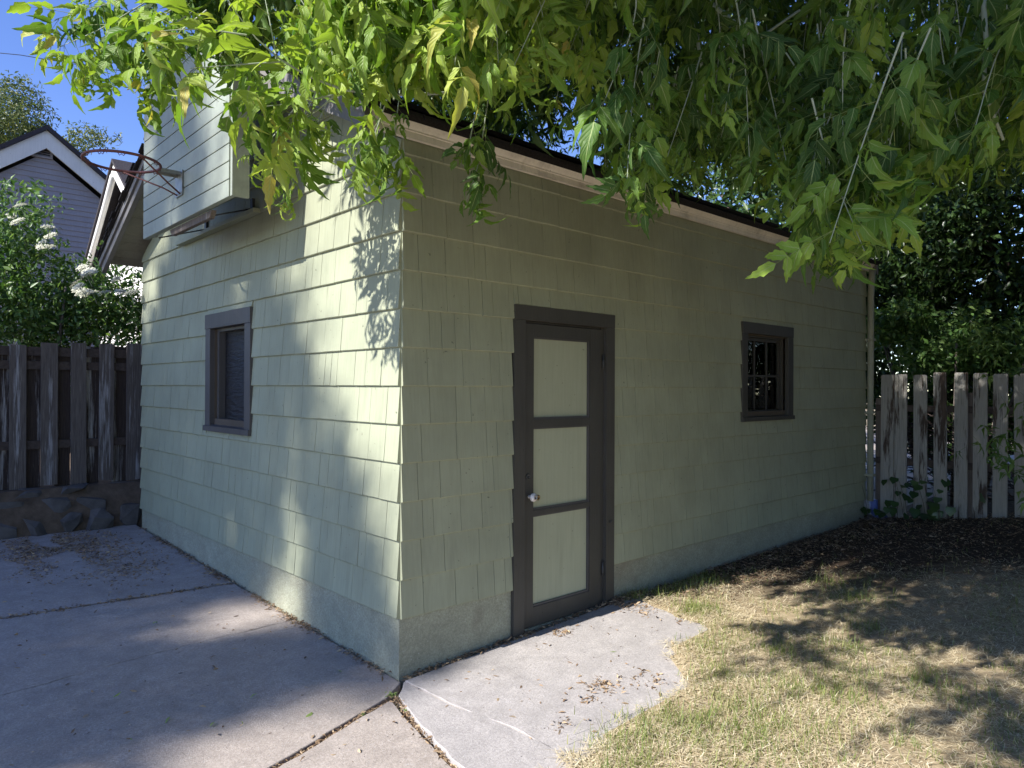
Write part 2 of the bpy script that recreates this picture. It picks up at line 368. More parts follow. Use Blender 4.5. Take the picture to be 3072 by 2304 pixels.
def lawnmat():
    mt, t, b, o = mat('lawn_ground'); v = coords(t); sp = t.nodes.new('ShaderNodeSeparateXYZ'); t.links.new(v, sp.inputs[0])
    th = ramp(t, noi(t, v, 14, 6, .6), [(.25, (.25, .195, .12)), (.75, (.46, .37, .24))])
    so_ = ramp(t, noi(t, v, 30, 6, .7), [(.3, (.035, .025, .018)), (.75, (.12, .085, .06))])
    # bare humus under the tree along the garage and at the back of the lawn
    k = nd(t, 'ShaderNodeMath', operation='MULTIPLY_ADD'); k.inputs[1].default_value = 1.15; t.links.new(sp.outputs['Y'], k.inputs[0]); t.links.new(sp.outputs['X'], k.inputs[2])
    n = nd(t, 'ShaderNodeMath', operation='MULTIPLY_ADD'); n.inputs[1].default_value = 2.4; t.links.new(noi(t, v, 1.6, 6, .65), n.inputs[0]); t.links.new(k.outputs[0], n.inputs[2])
    mr = nd(t, 'ShaderNodeMapRange'); mr.inputs[1].default_value = 2.7; mr.inputs[2].default_value = 4.0; t.links.new(n.outputs[0], mr.inputs[0])
    c = mixc(t, mr.outputs[0], th, so_); t.links.new(c, b.inputs['Base Color']); b.inputs['Roughness'].default_value = .95; b.inputs['Specular IOR Level'].default_value = .1
    bump(t, b, noi(t, v, 70, 5, .7), .9, .008); return mt
M['thatch'] = lawnmat()
lawn = fast('lawn', V, np.stack([a, a + 1, a + 1 + nx, a + nx], 1), M['thatch'], smooth=True); tag(lawn, kind='structure')
tag(pymesh('alley', [(7.2, -12, .05), (30, -12, .05), (30, 40, .05), (7.2, 40, .05)], [(0, 1, 2, 3)], M['alley']), kind='structure')
tag(pymesh('back_yard', [(-8, 5.6, .5), (7.15, 5.6, .5), (7.15, 40, .5), (-8, 40, .5)], [(0, 1, 2, 3)], M['soil']), kind='structure')

# ------------------------------------------------------------------ garage
E_ = .2165; Z0 = .339; W_ = 6.495; L_ = 4.857
EAVE = .39; RAKE = .30; SL = .475
ER = .10                         # the right eave hardly overhangs
ZE = 2.846                       # bottom of the barge boards / fascia at the eave line
G = thing('garage', 'sage green shingled garage with dark brown door and window trim', 'garage')
def zroof(y): return ZE + SL * ((L_ + EAVE) - y if y > L_ / 2 else y + EAVE)     # underside of the roof planes
# foundation
prism('foundation', [(0, -.2), (.934, -.2), (.934, Z0 + .02), (0, Z0 + .02)], 1, 0.004, .15, M['found'], G)
prism('foundation', [(1.753, -.2), (W_, -.2), (W_, Z0 + .02), (1.753, Z0 + .02)], 1, 0.004, .15, M['found'], G)
box('threshold', (.934, .006, -.2), (1.753, .15, .058), M['found'], G)
prism('foundation', [(0.153, -.2), (L_, -.2), (L_, Z0 + .02), (0.153, Z0 + .02)], 0, 0.004, .15, M['found'], G)
# sheathing: the backing of each wall, with its openings left open
DX0, DX1, DZ0, DZ1 = .935, 1.73, .03, 2.07
RX0, RX1, RZ0, RZ1 = 3.76, 4.53, 1.42, 2.13
LY0, LY1, LZ0, LZ1 = 2.10, 2.83, 1.36, 2.13
T0, T1 = .010, .10
wallR = boxes('wall', [((T0, T0, Z0), (DX0, T1, 3.1)), ((DX0, T0, DZ1), (DX1, T1, 3.1)), ((DX1, T0, Z0), (RX0, T1, 3.1)),
                       ((RX0, T0, Z0), (RX1, T1, RZ0)), ((RX0, T0, RZ1), (RX1, T1, 3.1)), ((RX1, T0, Z0), (W_ - .01, T1, 3.1))], M['shade_tan'], G)
wallL = boxes('wall', [((T0, T1 + .002, Z0), (T1, LY0, 3.03)), ((T0, LY0, Z0), (T1, LY1, LZ0)), ((T0, LY0, LZ1), (T1, LY1, 3.03)), ((T0, LY1, Z0), (T1, L_ - .01, 3.03))], M['shade_tan'], G)
prism('gable_wall', [(.1, 3.032), (L_ - .1, 3.032), (L_ / 2, zroof(L_ / 2) - .02)], 0, T0, T1, M['shade_tan'], G)
boxes('rear_wall', [((W_ - .1, T1 + .002, Z0), (W_ - .012, L_ - .1, 3.03)), ((T1, L_ - .1, Z0), (W_ - .1, L_ - .012, 3.03))], M['sage'], G)
prism('rear_wall', [(.1, 3.032), (L_ - .1, 3.032), (L_ / 2, zroof(L_ / 2) - .02)], 0, W_ - .1, W_ - .012, M['sage'], G)
box('inner_floor', (.16, .16, .0), (W_ - .11, L_ - .11, .05), M['inside'], G)
# shingles
SH = []     # (wall, u0, u1, z0, z1)
def courses(which, length, openings, ztop):
    k = 0
    while True:
        z = Z0 + k * E_
        if z > ztop(length / 2): break
        u = -.0 if k % 2 else -.0
        first = True
        while u < length - .01:
            wd = random.choice([random.uniform(.07, .12), random.uniform(.11, .18), random.uniform(.16, .27), random.uniform(.18, .26)])
            if first: wd = random.uniform(.1, .2); first = False
            u1 = u + wd
            if length - u1 < .06: u1 = length
            segs = [(u, u1, z, z + E_)]
            for (a0, a1, b0, b1) in openings:
                ns = []
                for (p, q, s, t) in segs:
                    if q <= a0 or p >= a1 or t <= b0 + .0 or s >= b1: ns.append((p, q, s, t)); continue
                    if p < a0 - .012: ns.append((p, a0, s, t))
                    if q > a1 + .012: ns.append((a1, q, s, t))
                    pp, qq = max(p, a0), min(q, a1)
                    if qq - pp > .01:
                        if s < b0 - .01: ns.append((pp, qq, s, b0))
                        if t > b1 + .01: ns.append((pp, qq, b1, t))
                segs = ns
            for (p, q, s, t) in segs:
                zt = min(t, max(ztop(p), ztop(q)))
                if zt - s > .02: SH.append((which, p, q, s, zt, k, t))
            u = u1
        k += 1
courses('R', W_, [(.845, 1.845, -1, 2.165), (3.655, 4.64, 1.333, 2.243)], lambda u: 3.06)
courses('L', L_, [(2.0, 2.945, 1.255, 2.243)], lambda u: min(3.06, 9) if (u < .08 or u > L_ - .08) else zroof(u) - .015)
def shingle_verts(s):
    wch, p, q, z0, z1, k, tfull = s
    g = random.uniform(.0007, .0022); p += g; q -= g
    th = .021 + random.uniform(-.0012, .0016); tt = .003 + random.uniform(-.0006, .0006)
    zb = z0 + random.uniform(-.0012, .0012); tilt = random.uniform(-.0007, .0007)
    # wedge: butt is th proud, head tt proud and tucked under the course above
    lap = .018 if abs(z1 - tfull) < 1e-6 else 0.0
    fo = [(p, -th, zb + tilt + .0045), (q, -th, zb - tilt + .0045), (q, -tt, z1 + lap), (p, -tt, z1 + lap)]
    ba = [(p, .009, zb + tilt), (q, .009, zb - tilt), (q, .009, z1 + lap), (p, .009, z1 + lap)]
    # clip upper corners to the rake
    if wch == 'L':
        for arr in (fo, ba):
            for i in (2, 3):
                u, d, z = arr[i]; arr[i] = (u, d, min(z, max(zroof(u) - .012, zb + .01)))
    pts = fo + ba + [(p, -th + .0045, zb + tilt), (q, -th + .0045, zb - tilt)]
    if wch == 'R': return [(u, d, z) for u, d, z in pts]
    return [(d, u, z) for u, d, z in pts]
SHF = [(0, 1, 2, 3), (8, 9, 1, 0), (4, 5, 9, 8), (5, 4, 7, 6), (3, 2, 6, 7), (4, 8, 0, 3, 7), (1, 9, 5, 6, 2)]
SHF_L = [f[::-1] for f in SHF]
vis = []
for i, s in enumerate(SH):
    um = (s[1] + s[2]) / 2; zm = (s[3] + s[4]) / 2
    c = np.array([um, 0, zm]) if s[0] == 'R' else np.array([0, um, zm])
    v = c - CAM; d = np.linalg.norm(v); cs = (v[1] if s[0] == 'R' else v[0]) / d
    vis.append((s[2] - s[1]) * (s[4] - s[3]) * cs / d ** 2 * (1 if inview(c[None])[0] else 0) * (1 if zm < 2.75 else .3))
big = set(np.argsort(vis)[::-1][:300].tolist())
rest = {'R': ([], []), 'L': ([], [])}
for i, s in enumerate(SH):
    V = shingle_verts(s); F = SHF if s[0] == 'R' else SHF_L
    if i in big: pymesh('shingle', V, F, M['sage'], wallR if s[0] == 'R' else wallL)
    else:
        rv, rf = rest[s[0]]; n = len(rv); rv += V; rf += [tuple(j + n for j in f) for f in F]
for kx, wl in (('R', wallR), ('L', wallL)):
    tag(pymesh('shingles', rest[kx][0], rest[kx][1], M['sage'], wl), kind='stuff')
# door: trim, leaf, panels, knob, hinges
boxes('door_trim', [((.845, -.024, .025), (.94, .03, 2.068)), ((1.752, -.024, .06), (1.845, .03, 2.068))], M['trim'], G)
box('door_trim', (.845, -.026, 2.069), (1.845, .03, 2.165), M['trim'], G, .003)
boxes('door_jamb', [((.935, .031, .03), (.94, .1, 2.06)), ((1.725, .005, .06), (1.752, .1, 2.06)), ((.94, .02, 2.058), (1.725, .1, 2.068))], M['trim'], G)
D = boxes('door', [((.943, .002, .066), (1.041, .042, 2.052)), ((1.602, .002, .066), (1.721, .042, 2.052)),
                   ((1.042, .0025, 1.966), (1.601, .042, 2.0515)), ((1.042, .0025, 1.368), (1.601, .042, 1.422)), ((1.042, .0025, .79), (1.601, .042, .824)), ((1.042, .0025, .0665), (1.601, .042, .19))], M['trim'], G)
for (z0, z1) in ((1.422, 1.966), (.824, 1.368), (.19, .79)):
    box('door_panel', (1.04, .022, z0 - .002), (1.603, .036, z1 + .002), M['sage_panel'], D)
    boxes('panel_bead', [((1.042, .009, z0), (1.601, .0215, z0 + .014)), ((1.587, .009, z0 + .0141), (1.601, .0215, z1 - .0101)), ((1.042, .009, z1 - .01), (1.601, .0215, z1))], M['trim_frame'], D)
def lathe(name, prof, origin, axis, mtl, parent, seg=20):
    # prof: (distance along axis, radius)
    a = unit(np.array(axis, float)); u = unit(np.cross(a, [0, 0, 1.0])); v = np.cross(a, u); V = []; F = []
    for d, r in prof:
        for k in range(seg):
            c = 2 * PI * k / seg; V.append(np.array(origin) + a * d + r * (u * math.cos(c) + v * math.sin(c)))
    n = len(prof)
    for i in range(n - 1):
        for k in range(seg): F.append((i * seg + k, (i + 1) * seg + k, (i + 1) * seg + (k + 1) % seg, i * seg + (k + 1) % seg))
    F.append(tuple(range((n - 1) * seg, n * seg))); return pymesh(name, V, F, mtl, parent, True)
lathe('knob', [(0, .012), (.02, .011), (.026, .019), (.034, .027), (.046, .0285), (.055, .024), (.06, .012)], (1.0, .0, .92), (0, -1, 0), M['porcelain'], D)
lathe('knob', [(0, .017), (.006, .017), (.006, .012), (.016, .012), (.020, .017), (.032, .018), (.036, .012)], (1.052, .0, .913), (0, -1, 0), M['brass'], D)
lathe('keyhole_rosette', [(0, .02), (.005, .02), (.007, .015), (.004, .012), (.004, .004)], (.99, .002, 1.052), (0, -1, 0), M['dark_steel'], D)
for z in (1.82, .33):
    tube('hinge', [(1.737, -.006, z - .05), (1.737, -.006, z - .02), (1.737, -.006, z + .05)], .0075, M['dark_steel'], D)
box('hasp_knob', (1.788, -.036, .655), (1.806, -.026, .673), M['dark_steel'], G, .003)
# small side window in the left wall: frame, sill, black crinkled cover
WL = link(bpy.data.objects.new('window', None), G)
box('window_frame', (-.03, 2.0, 1.30), (.03, 2.11, 2.12), M['trim_frame'], WL, .003); box('window_frame', (-.03, 2.835, 1.30), (.03, 2.945, 2.12), M['trim_frame'], WL, .003)
box('window_frame', (-.034, 1.997, 2.121), (.03, 2.948, 2.243), M['trim_frame'], WL, .003)
prism('window_sill', [(-.045, 1.255), (.1, 1.255), (.1, 1.325), (-.045, 1.299)], 1, 1.995, 2.95, M['trim_frame'], WL)
boxes('window_jamb', [((.031, 2.085, 1.33), (.099, 2.11, 2.12)), ((.031, 2.79, 1.33), (.099, 2.835, 2.12)), ((.031, 2.111, 2.095), (.099, 2.789, 2.12))], M['trim_frame'], WL)
box('window_cover', (.085, 2.10, 1.32), (.098, 2.80, 2.11), M['plastic'], WL)
# six pane window in the right wall
WR = link(bpy.data.objects.new('window', None), G)
box('window_frame', (3.655, -.026, 1.37), (3.75, .03, 2.14), M['trim'], WR, .003); box('window_frame', (4.53, -.026, 1.37), (4.64, .03, 2.14), M['trim'], WR, .003)
box('window_frame', (3.653, -.028, 2.141), (4.642, .03, 2.243), M['trim'], WR, .003)
prism('window_sill', [(-.04, 1.333), (.1, 1.333), (.1, 1.39), (-.04, 1.369)], 0, 3.65, 4.645, M['trim'], WR)
boxes('window_jamb', [((3.735, .031, 1.385), (3.762, .099, 2.14)), ((4.52, .031, 1.385), (4.55, .099, 2.14)), ((3.762, .031, 2.115), (4.52, .099, 2.14))], M['trim'], WR)
px = [3.79 + i * (4.49 - 3.79) / 3 for i in range(4)]; pz = [1.43, 1.755, 2.085]
boxes('sash', [((3.764, .055, 1.392), (3.79, .085, 2.113)), ((4.49, .055, 1.392), (4.518, .085, 2.113)), ((3.79, .0555, 2.085), (4.49, .0845, 2.113)), ((3.79, .0555, 1.392), (4.49, .0845, 1.43))], M['trim'], WR)
for x in px[1:3]: box('muntin', (x - .009, .057, 1.43), (x + .009, .083, 2.085), M['trim'], WR)
for i in range(3): box('muntin', (px[i] + (.0095 if i else 0), .0575, pz[1] - .009), (px[i + 1] - (.0095 if i < 2 else 0), .0825, pz[1] + .009), M['trim'], WR)
for i in range(3):
    for j in range(2):
        box('pane', (px[i] + .0095, .068, pz[j] + .0095), (px[i + 1] - .0095, .071, pz[j + 1] - .0095), M['glass'], WR)
# roof: sheathing boards showing at the overhangs, rafters covered, thick old shingle edge
XA, XB = -RAKE, W_ + .12
ridge = L_ / 2; zr = zroof(ridge)
nrm = math.sqrt(1 + SL * SL)
rf = prism('roof', [(-ER, zroof(-ER) + .108), (ridge, zr + .115), (L_ + EAVE + .02, ZE + .115 - .01), (L_ + EAVE + .05, ZE + .145), (ridge, zr + .19), (-ER - .004, zroof(-ER) + .15)], 0, XA - .02, XB + .02, M['roof'], G)
for sgn in (0, 1):
    ya = -EAVE + .02
    for k in range(22):
        y0 = ya + k * .13; y1 = y0 + .126
        if y1 > ridge - .01: break
        if sgn == 0 and y0 < .02: continue
        q0, q1 = (y0, y1) if sgn == 0 else (L_ - y0, L_ - y1)
        if k < 9 or True:
            prism('soffit_board', [(q0, zroof(y0) + .09), (q1, zroof(y1) + .09), (q1, zroof(y1) + .112), (q0, zroof(y0) + .112)], 0, XA + .045, .12, M['soffit'], rf)
# old roof shingle tabs hanging over the rake and eave edges
tabs = []
random.seed(5)
def tabbox(x0, x1, y0, y1, dz):
    V = []
    for (x, y, o) in ((x0, y0, 0), (x1, y0, 0), (x1, y1, 0), (x0, y1, 0), (x0, y0, .014), (x1, y0, .014), (x1, y1, .014), (x0, y1, .014)):
        V.append((x, y, zroof(y) + .15 + dz + o))
    return V
for side in (0, 1):
    for lay in range(3):
        y = (-ER if side == 0 else -EAVE) - .05
        while y < ridge - .1:
            wd = random.uniform(.10, .16); o = random.uniform(-.03, .03)
            q0, q1 = (y, y + wd) if side == 0 else (L_ - y - wd, L_ - y)
            tabs.append(tabbox(XA - .045 + o, XA + .12, q0, q1 - .004, lay * .018 + random.uniform(-.006, .006)))
            y += wd
x = XA - .03
while x < XB:
    wd = random.uniform(.14, .3)
    for lay in range(2):
        o = random.uniform(-.006, .006)
        tabs.append(tabbox(x, x + wd - .006, -ER - .018 + o, -ER + .15, lay * .012 - .012)); 
    x += wd
TV = []; TF = []
for t in tabs:
    n = len(TV); TV += t; TF += [tuple(j + n for j in f) for f in BOXF]
tag(pymesh('roof_shingle_edges', TV, TF, M['roof'], rf), kind='stuff')
# roof courses on the near slope
cv = []; cf = []
y = -EAVE
while y < ridge - .1:
    for (q0, q1) in ((y, y + .14), (L_ - y, L_ - y - .14)):
        if q0 < -ER and q0 < q1: continue
        n = len(cv); za, zb = zroof(y) + .205, zroof(y + .14) + .196
        lo, hi = min(q0, q1), max(q0, q1)
        cv += [(XA - .02, q0, za - .03), (XB, q0, za - .03), (XB, q1, zb - .02), (XA - .02, q1, zb - .02), (XA - .02, q0, za), (XB, q0, za), (XB, q1, zb), (XA - .02, q1, zb)]
        cf += [tuple(j + n for j in f) for f in BOXF]
    y += .14
pymesh('roof_courses', cv, cf, M['roof'], rf)
for sgn in (0, 1):                                       # barge boards with a thin upper strip
    P = [(-EAVE - .02, ZE - .0), (ridge, zr), (ridge, zr + .125), (-EAVE - .02, ZE + .125)]
    S = [(-EAVE - .04, ZE + .07), (ridge, zr + .075), (ridge, zr + .14), (-EAVE - .04, ZE + .135)]
    if sgn: P = [(L_ - p, z) for p, z in P]; S = [(L_ - p, z) for p, z in S]
    else:
        P = [(-ER, zroof(-ER)), P[1], P[2], (-ER, zroof(-ER) + .125)]; S = [(-ER - .02, zroof(-ER) + .07), S[1], S[2], (-ER - .02, zroof(-ER) + .135)]
    b = prism('barge_board', P, 0, XA - .001, XA + .044, M['barge'], G)
    prism('barge_strip', S, 0, XA - .022, XA - .0015, M['barge'], b)
    prism('barge_board', P, 0, XB - .044, XB + .001, M['barge'], G)
# eave fascia: crown profile like an old wooden gutter
ZF = 3.018
prof = [(-.023, ZF), (-.05, ZF), (-.05, ZF + .036), (-.056, ZF + .039), (-.056, ZF + .048), (-.068, ZF + .058), (-.092, ZF + .085), (-.098, ZF + .112), (-.092, ZF + .118), (-.023, ZF + .105)]
xs = [XA + .046, .88, 2.9, 4.95, XB - .045]
for i in range(4): prism('fascia', prof, 0, xs[i] + (.0 if i == 0 else .0015), xs[i + 1] - .0015, M['fascia'], G)
# ledge board and hooks on the gable wall under the backboard
box('ledge', (-.075, 1.85, 2.93), (-.014, 3.60, 2.965), M['sage'], G, .004)
# downspout on the far right corner
sp = tube('downspout', [(W_ - .01, -.085, 3.03), (W_ - .01, -.075, 2.9), (W_ - .01, -.068, 2.7), (W_ - .01, -.065, 1.5), (W_ - .01, -.065, .33)], .036, M['downspout'], G, 10)
for z in (.62, 1.35, 2.2): box('strap', (W_ - .055, -.108, z), (W_ + .035, -.014, z + .025), M['downspout'], sp)

# ------------------------------------------------------------------ basketball goal on the gable
BG = thing('basketball_goal', 'basketball hoop with green plank backboard mounted high on the garage gable', 'basketball hoop', (-.5, 2.12, 2.85))
bb = boxes('backboard', [((-.44, 1.23, 2.87), (-.36, 1.27, 4.08)), ((-.44, 3.0, 2.87), (-.40, 3.04, 4.08)), ((-.44, 2.1, 2.9), (-.40, 2.14, 4.06))], M['board'], BG)
nb = 11; bh = (4.10 - 2.84) / nb
for i in range(nb):
    o = box('plank', (-.5, 1.213, 2.84 + i * bh + .0035), (-.462 + random.uniform(-.002, .002), 3.045, 2.84 + (i + 1) * bh - .0035), M['board'], bb, .003)
box('side_board', (-.492, 1.178, 2.845), (-.38, 1.211, 4.09), M['board'], bb, .003)
prism('bottom_batten', [(1.66, 2.79), (2.46, 2.79), (2.50, 2.838), (1.62, 2.838)], 0, -.458, -.425, M['old_wood'], bb)
RC = np.array([-.885, 2.135, 3.19]); RR = .240
ang = np.linspace(0, 2 * PI, 49)[:-1]
V = []; F = []; k = 10; rt = .0095
for i, a in enumerate(ang):
    for j in range(k):
        b = 2 * PI * j / k; V.append((RC[0] + (RR + rt * math.cos(b)) * math.cos(a), RC[1] + (RR + rt * math.cos(b)) * math.sin(a), RC[2] + rt * math.sin(b)))
for i in range(48):
    for j in range(k): F.append((i * k + j, (i + 1) % 48 * k + j, (i + 1) % 48 * k + (j + 1) % k, i * k + (j + 1) % k))
rim = pymesh('rim', V, F, M['rust'], BG, True)
for i in range(12):
    a = 2 * PI * (i + .5) / 12; c = RC + np.array([math.cos(a) * RR, math.sin(a) * RR, -.008]); tdir = np.array([-math.sin(a), math.cos(a), 0])
    pts = [c - tdir * .022, c - tdir * .012 + [0, 0, -.016], c + [0, 0, -.006], c + tdir * .012 + [0, 0, -.016], c + tdir * .022]
    tube('net_hook', pts, .0028, M['rust'], rim, 5)
br = boxes('bracket', [((-.512, 2.06, 3.02), (-.503, 2.21, 3.20)), ((-.65, 2.085, 3.182), (-.512, 2.185, 3.19)), ((-.65, 2.083, 3.165), (-.512, 2.087, 3.182)), ((-.65, 2.183, 3.165), (-.512, 2.187, 3.182))], M['steel'], BG)
for s in (-1, 1):
    a = math.radians(180 - s * 62)
    p = RC + np.array([-math.cos(a) * RR * -1, s * RR * .88, 0]); p = RC + np.array([.06, s * RR * .965, -.006])
    tube('brace_rod', [p, (-.6, 2.135 + s * .07, 3.08), (-.507, 2.135 + s * .03, 3.03)], .006, M['rust'], BG, 6)
for (y0, y1) in ((2.90, 2.95), (1.95, 1.98)):
    r_ = tube('wall_rod', [(-.42, y0, 2.845), (-.03, y1 + .0, 2.985)], .006, M['dark_steel'], BG, 6)
    box('wall_plate', (-.036, y1 - .02, 2.97), (-.016, y1 + .02, 3.06), M['dark_steel'], r_)

# ------------------------------------------------------------------ left fence and stone base
FN = thing('wooden_fence', 'dark weathered board fence with peeling whitish paint left of the garage', 'fence', (-1, 5.38, .6))
random.seed(21)
x = -.566 - .268 * 7
i = 0
while x < 2.2:
    wd = .142 + random.uniform(-.008, .008); tz = 2.05 + .065 * (x + 1.1) / 1.2 + random.uniform(-.012, .012); bz = .585 + random.uniform(-.02, .03); l = random.uniform(-.008, .008)
    o = prism('fence_board', [(x + l, bz), (x + wd + l, bz + random.uniform(-.01, .01)), (x + wd, tz), (x, tz + random.uniform(-.008, .008))], 1, 5.335, 5.357, M['fence_board'], FN)
    wd2 = random.uniform(.135, .15); x2 = x + .268 / 2 + .005
    prism('fence_board', [(x2, .56), (x2 + wd2, .56), (x2 + wd2, 2.02 + .065 * (x + 1.1) / 1.2), (x2, 2.03 + .065 * (x + 1.1) / 1.2)], 1, 5.40, 5.42, M['fence_back'], FN)
    x += .268; i += 1
for z in (.98, 1.80): box('rail', (-2.6, 5.358, z), (2.3, 5.398, z + .085), M['bark_dark'], FN)
box('cap_rail', (-2.6, 5.36, 1.94), (2.3, 5.397, 2.03), M['bark_dark'], FN)
SW = thing('stone_wall', 'low dark mossy fieldstone wall under the board fence', 'wall', (-1, 5.1, .12))
prism('mortar_core', [(5.02, -.05), (5.7, -.05), (5.7, .58), (5.22, .58), (5.14, .45), (5.07, .28)], 0, -4.2, 2.3, M['soil'], SW)
def stone(c, s, parent, mtl, seed):
    r = random.Random(seed); bm = bmesh.new()
    for _ in range(13):
        v = Vector((r.uniform(-1, 1), r.uniform(-1, 1), r.uniform(-1, 1))); mx = max(abs(v.x), abs(v.y), abs(v.z)); v = v / mx * .55 + v.normalized() * .45
        bm.verts.new((c[0] + v.x * s[0], c[1] + v.y * s[1], c[2] + v.z * s[2]))
    g = bmesh.ops.convex_hull(bm, input=bm.verts[:]); bmesh.ops.delete(bm, geom=[v for v in bm.verts if not v.link_faces], context='VERTS')
    me = bpy.data.meshes.new('stone'); bm.to_mesh(me); bm.free(); me.materials.append(mtl)
    return link(bpy.data.objects.new('stone', me), parent)
sd = 0
for row, (z, y, h) in enumerate(((.19, 5.10, .12), (.36, 5.17, .10), (.50, 5.25, .07))):
    x = -2.7 + row * .13
    while x < 1.2:
        wd = random.uniform(.11, .24); sd += 1
        stone((x + wd, y + random.uniform(-.03, .04), z + random.uniform(-.02, .02) + .0288 * 5 - .12), (wd * 1.06, .11, h * random.uniform(1.0, 1.35)), SW, M['stone'], sd); x += wd * 2 + random.uniform(0, .08)

# ------------------------------------------------------------------ picket fence right
PF = thing('picket_fence', 'peeling white picket fence at the right behind the garage corner', 'fence', (6.55, -1, .15))
random.seed(4)
edges = [(-.163, -.303), (-.31, -.439), (-.508, -.644), (-.708, -.835), (-.915, -1.041), (-1.091, -1.221), (-1.273, -1.403), (-1.453, -1.585), (-1.64, -1.77), (-1.83, -1.965), (-2.02, -2.15), (-2.2, -2.34)]
for (a, b) in edges:
    zt = 1.81 + random.uniform(-.015, .015); zb = .12 + .06 * min(1.3, -a); sk = random.uniform(-.012, .012)
    V2 = [(a - sk, zb), (b - sk, zb), (b, zt - .012), (b + .01, zt), (a - .012, zt), (a, zt - .012)]
    prism('picket', V2, 0, 6.54, 6.562, M['picket'], PF)
prism('picket', [(-.085, .1), (-.16, .1), (-.158, 1.53), (-.09, 1.53)], 0, 6.575, 6.597, M['old_wood'], PF)
for z in (.77, 1.38): box('rail', (6.563, -2.6, z), (6.60, -.1, z + .075), M['bark_dark'], PF)
for y in (-1.06, -2.5): box('post', (6.602, y - .045, .05), (6.69, y + .045, 1.6), M['old_wood'], PF)
tag(tube('drain_pipe', [(W_ + .06, -.075, .34), (W_ + .062, -.08, .2), (W_ + .05, -.13, .15), (W_ + .0, -.22, .145)], .045, M['blue'], None, 10), 'faded blue plastic drain pipe at the foot of the downspout', 'pipe')

# ------------------------------------------------------------------ leaves
def leaflet(L, Wd, n=5, droop=.25, fold=.22, ser=.10, seed=0):
    r = random.Random(seed); ts = np.linspace(0, 1, n + 1); V = []; uv = []
    side = r.uniform(-.24, .24); tw = r.uniform(-.9, .9)
    for i, t in enumerate(ts):
        wv = (math.sin(PI * min(1, t ** .55)) ** .85) * (1 - .35 * t) * Wd / 2 * 1.25 if 0 < t < 1 else .0006
        tooth = (ser if i % 2 else -ser) * (1.6 if t > .35 else .3)
        zc = -droop * L * t ** 2.2 + .02 * L * math.sin(t * 8 + seed); xx = L * t * (1 - .15 * droop * t); yc = side * L * t * t
        wl = wv * (1 + tooth + r.uniform(-.08, .08)); wr = wv * (1 + tooth + r.uniform(-.08, .08))
        wig = .010 * r.uniform(-1, 1); k = tw * t
        V += [(xx, yc, zc), (xx + .35 * wl * (t > .3), yc + wl, zc + (fold + k) * wl + wig * L), (xx + .35 * wr * (t > .3), yc - wr, zc + (fold - k) * wr - wig * L)]
        uv += [(t, 0), (t, 1), (t, -1)]
    F = []
    for i in range(n):
        a = i * 3; b = a + 3
        F += [(a, b, b + 1), (a, b + 1, a + 1), (a, a + 2, b + 2), (a, b + 2, b)]
    return np.array(V), np.array(F), np.array(uv, float)
def compound(seed, n=5, count=5, petiole=.07, L=.110, Wd=.030):
    r = random.Random(seed); Vs = []; Fs = []; Us = []; Ls = []; off = 0
    base = r.random()
    def add(pos, yaw, pitch, roll, sc):
        nonlocal off
        V, F, U = leaflet(L * sc, Wd * sc * r.uniform(.75, 1.2), n, r.uniform(.15, .8), r.uniform(.1, .75), .12, r.randint(0, 999))
        Rm = np.array(Matrix.Rotation(yaw, 3, 'Z') @ Matrix.Rotation(pitch, 3, 'Y') @ Matrix.Rotation(roll, 3, 'X'))
        Vs.append(V @ Rm.T + np.array(pos)); Fs.append(F + off); Us.append(U); Ls.append(np.full(len(V), base * .0 + r.uniform(-.09, .09))); off += len(V)
    p = petiole; zz = lambda x: -.9 * x * x
    npair = (count - 1) // 2
    for k in range(npair):
        x = p + k * .038
        for s in (-1, 1):
            add((x, 0, zz(x)), s * r.uniform(.45, 1.05), r.uniform(.1, .8), s * r.uniform(-.5, .6), r.uniform(.65, .98))
    x = p + npair * .038
    add((x, 0, zz(x)), r.uniform(-.2, .2), r.uniform(.2, .7), r.uniform(-.4, .4), r.uniform(1, 1.18))
    V, F = tube_arr([(0, 0, 0), (p * .5, 0, zz(p * .5)), (p, 0, zz(p)), (x, 0, zz(x))], [.0014, .0012, .001, .0008], 3)
    F = np.concatenate([F[:, [0, 1, 2]], F[:, [0, 2, 3]]])
    Vs.append(V); Fs.append(F + off); Us.append(np.tile([.5, 0.], (len(V), 1))); Ls.append(np.full(len(V), .25))
    return np.concatenate(Vs), np.concatenate(Fs), np.concatenate(Us), np.concatenate(Ls)
NEAR = [compound(s, 8, c) for s, c in ((1, 5), (2, 5), (3, 3), (4, 5), (5, 3), (6, 7), (7, 5), (8, 5))]
FAR = [compound(s + 20, 3, c) for s, c in ((1, 5), (2, 5), (3, 3), (4, 7))]
def frames(d, up, roll):
    x = unit(d); y = unit(np.cross(up, x)); z = np.cross(x, y)
    c = np.cos(roll)[:, None]; s = np.sin(roll)[:, None]
    return np.stack([x, y * c + z * s, -y * s + z * c], 2)        # columns
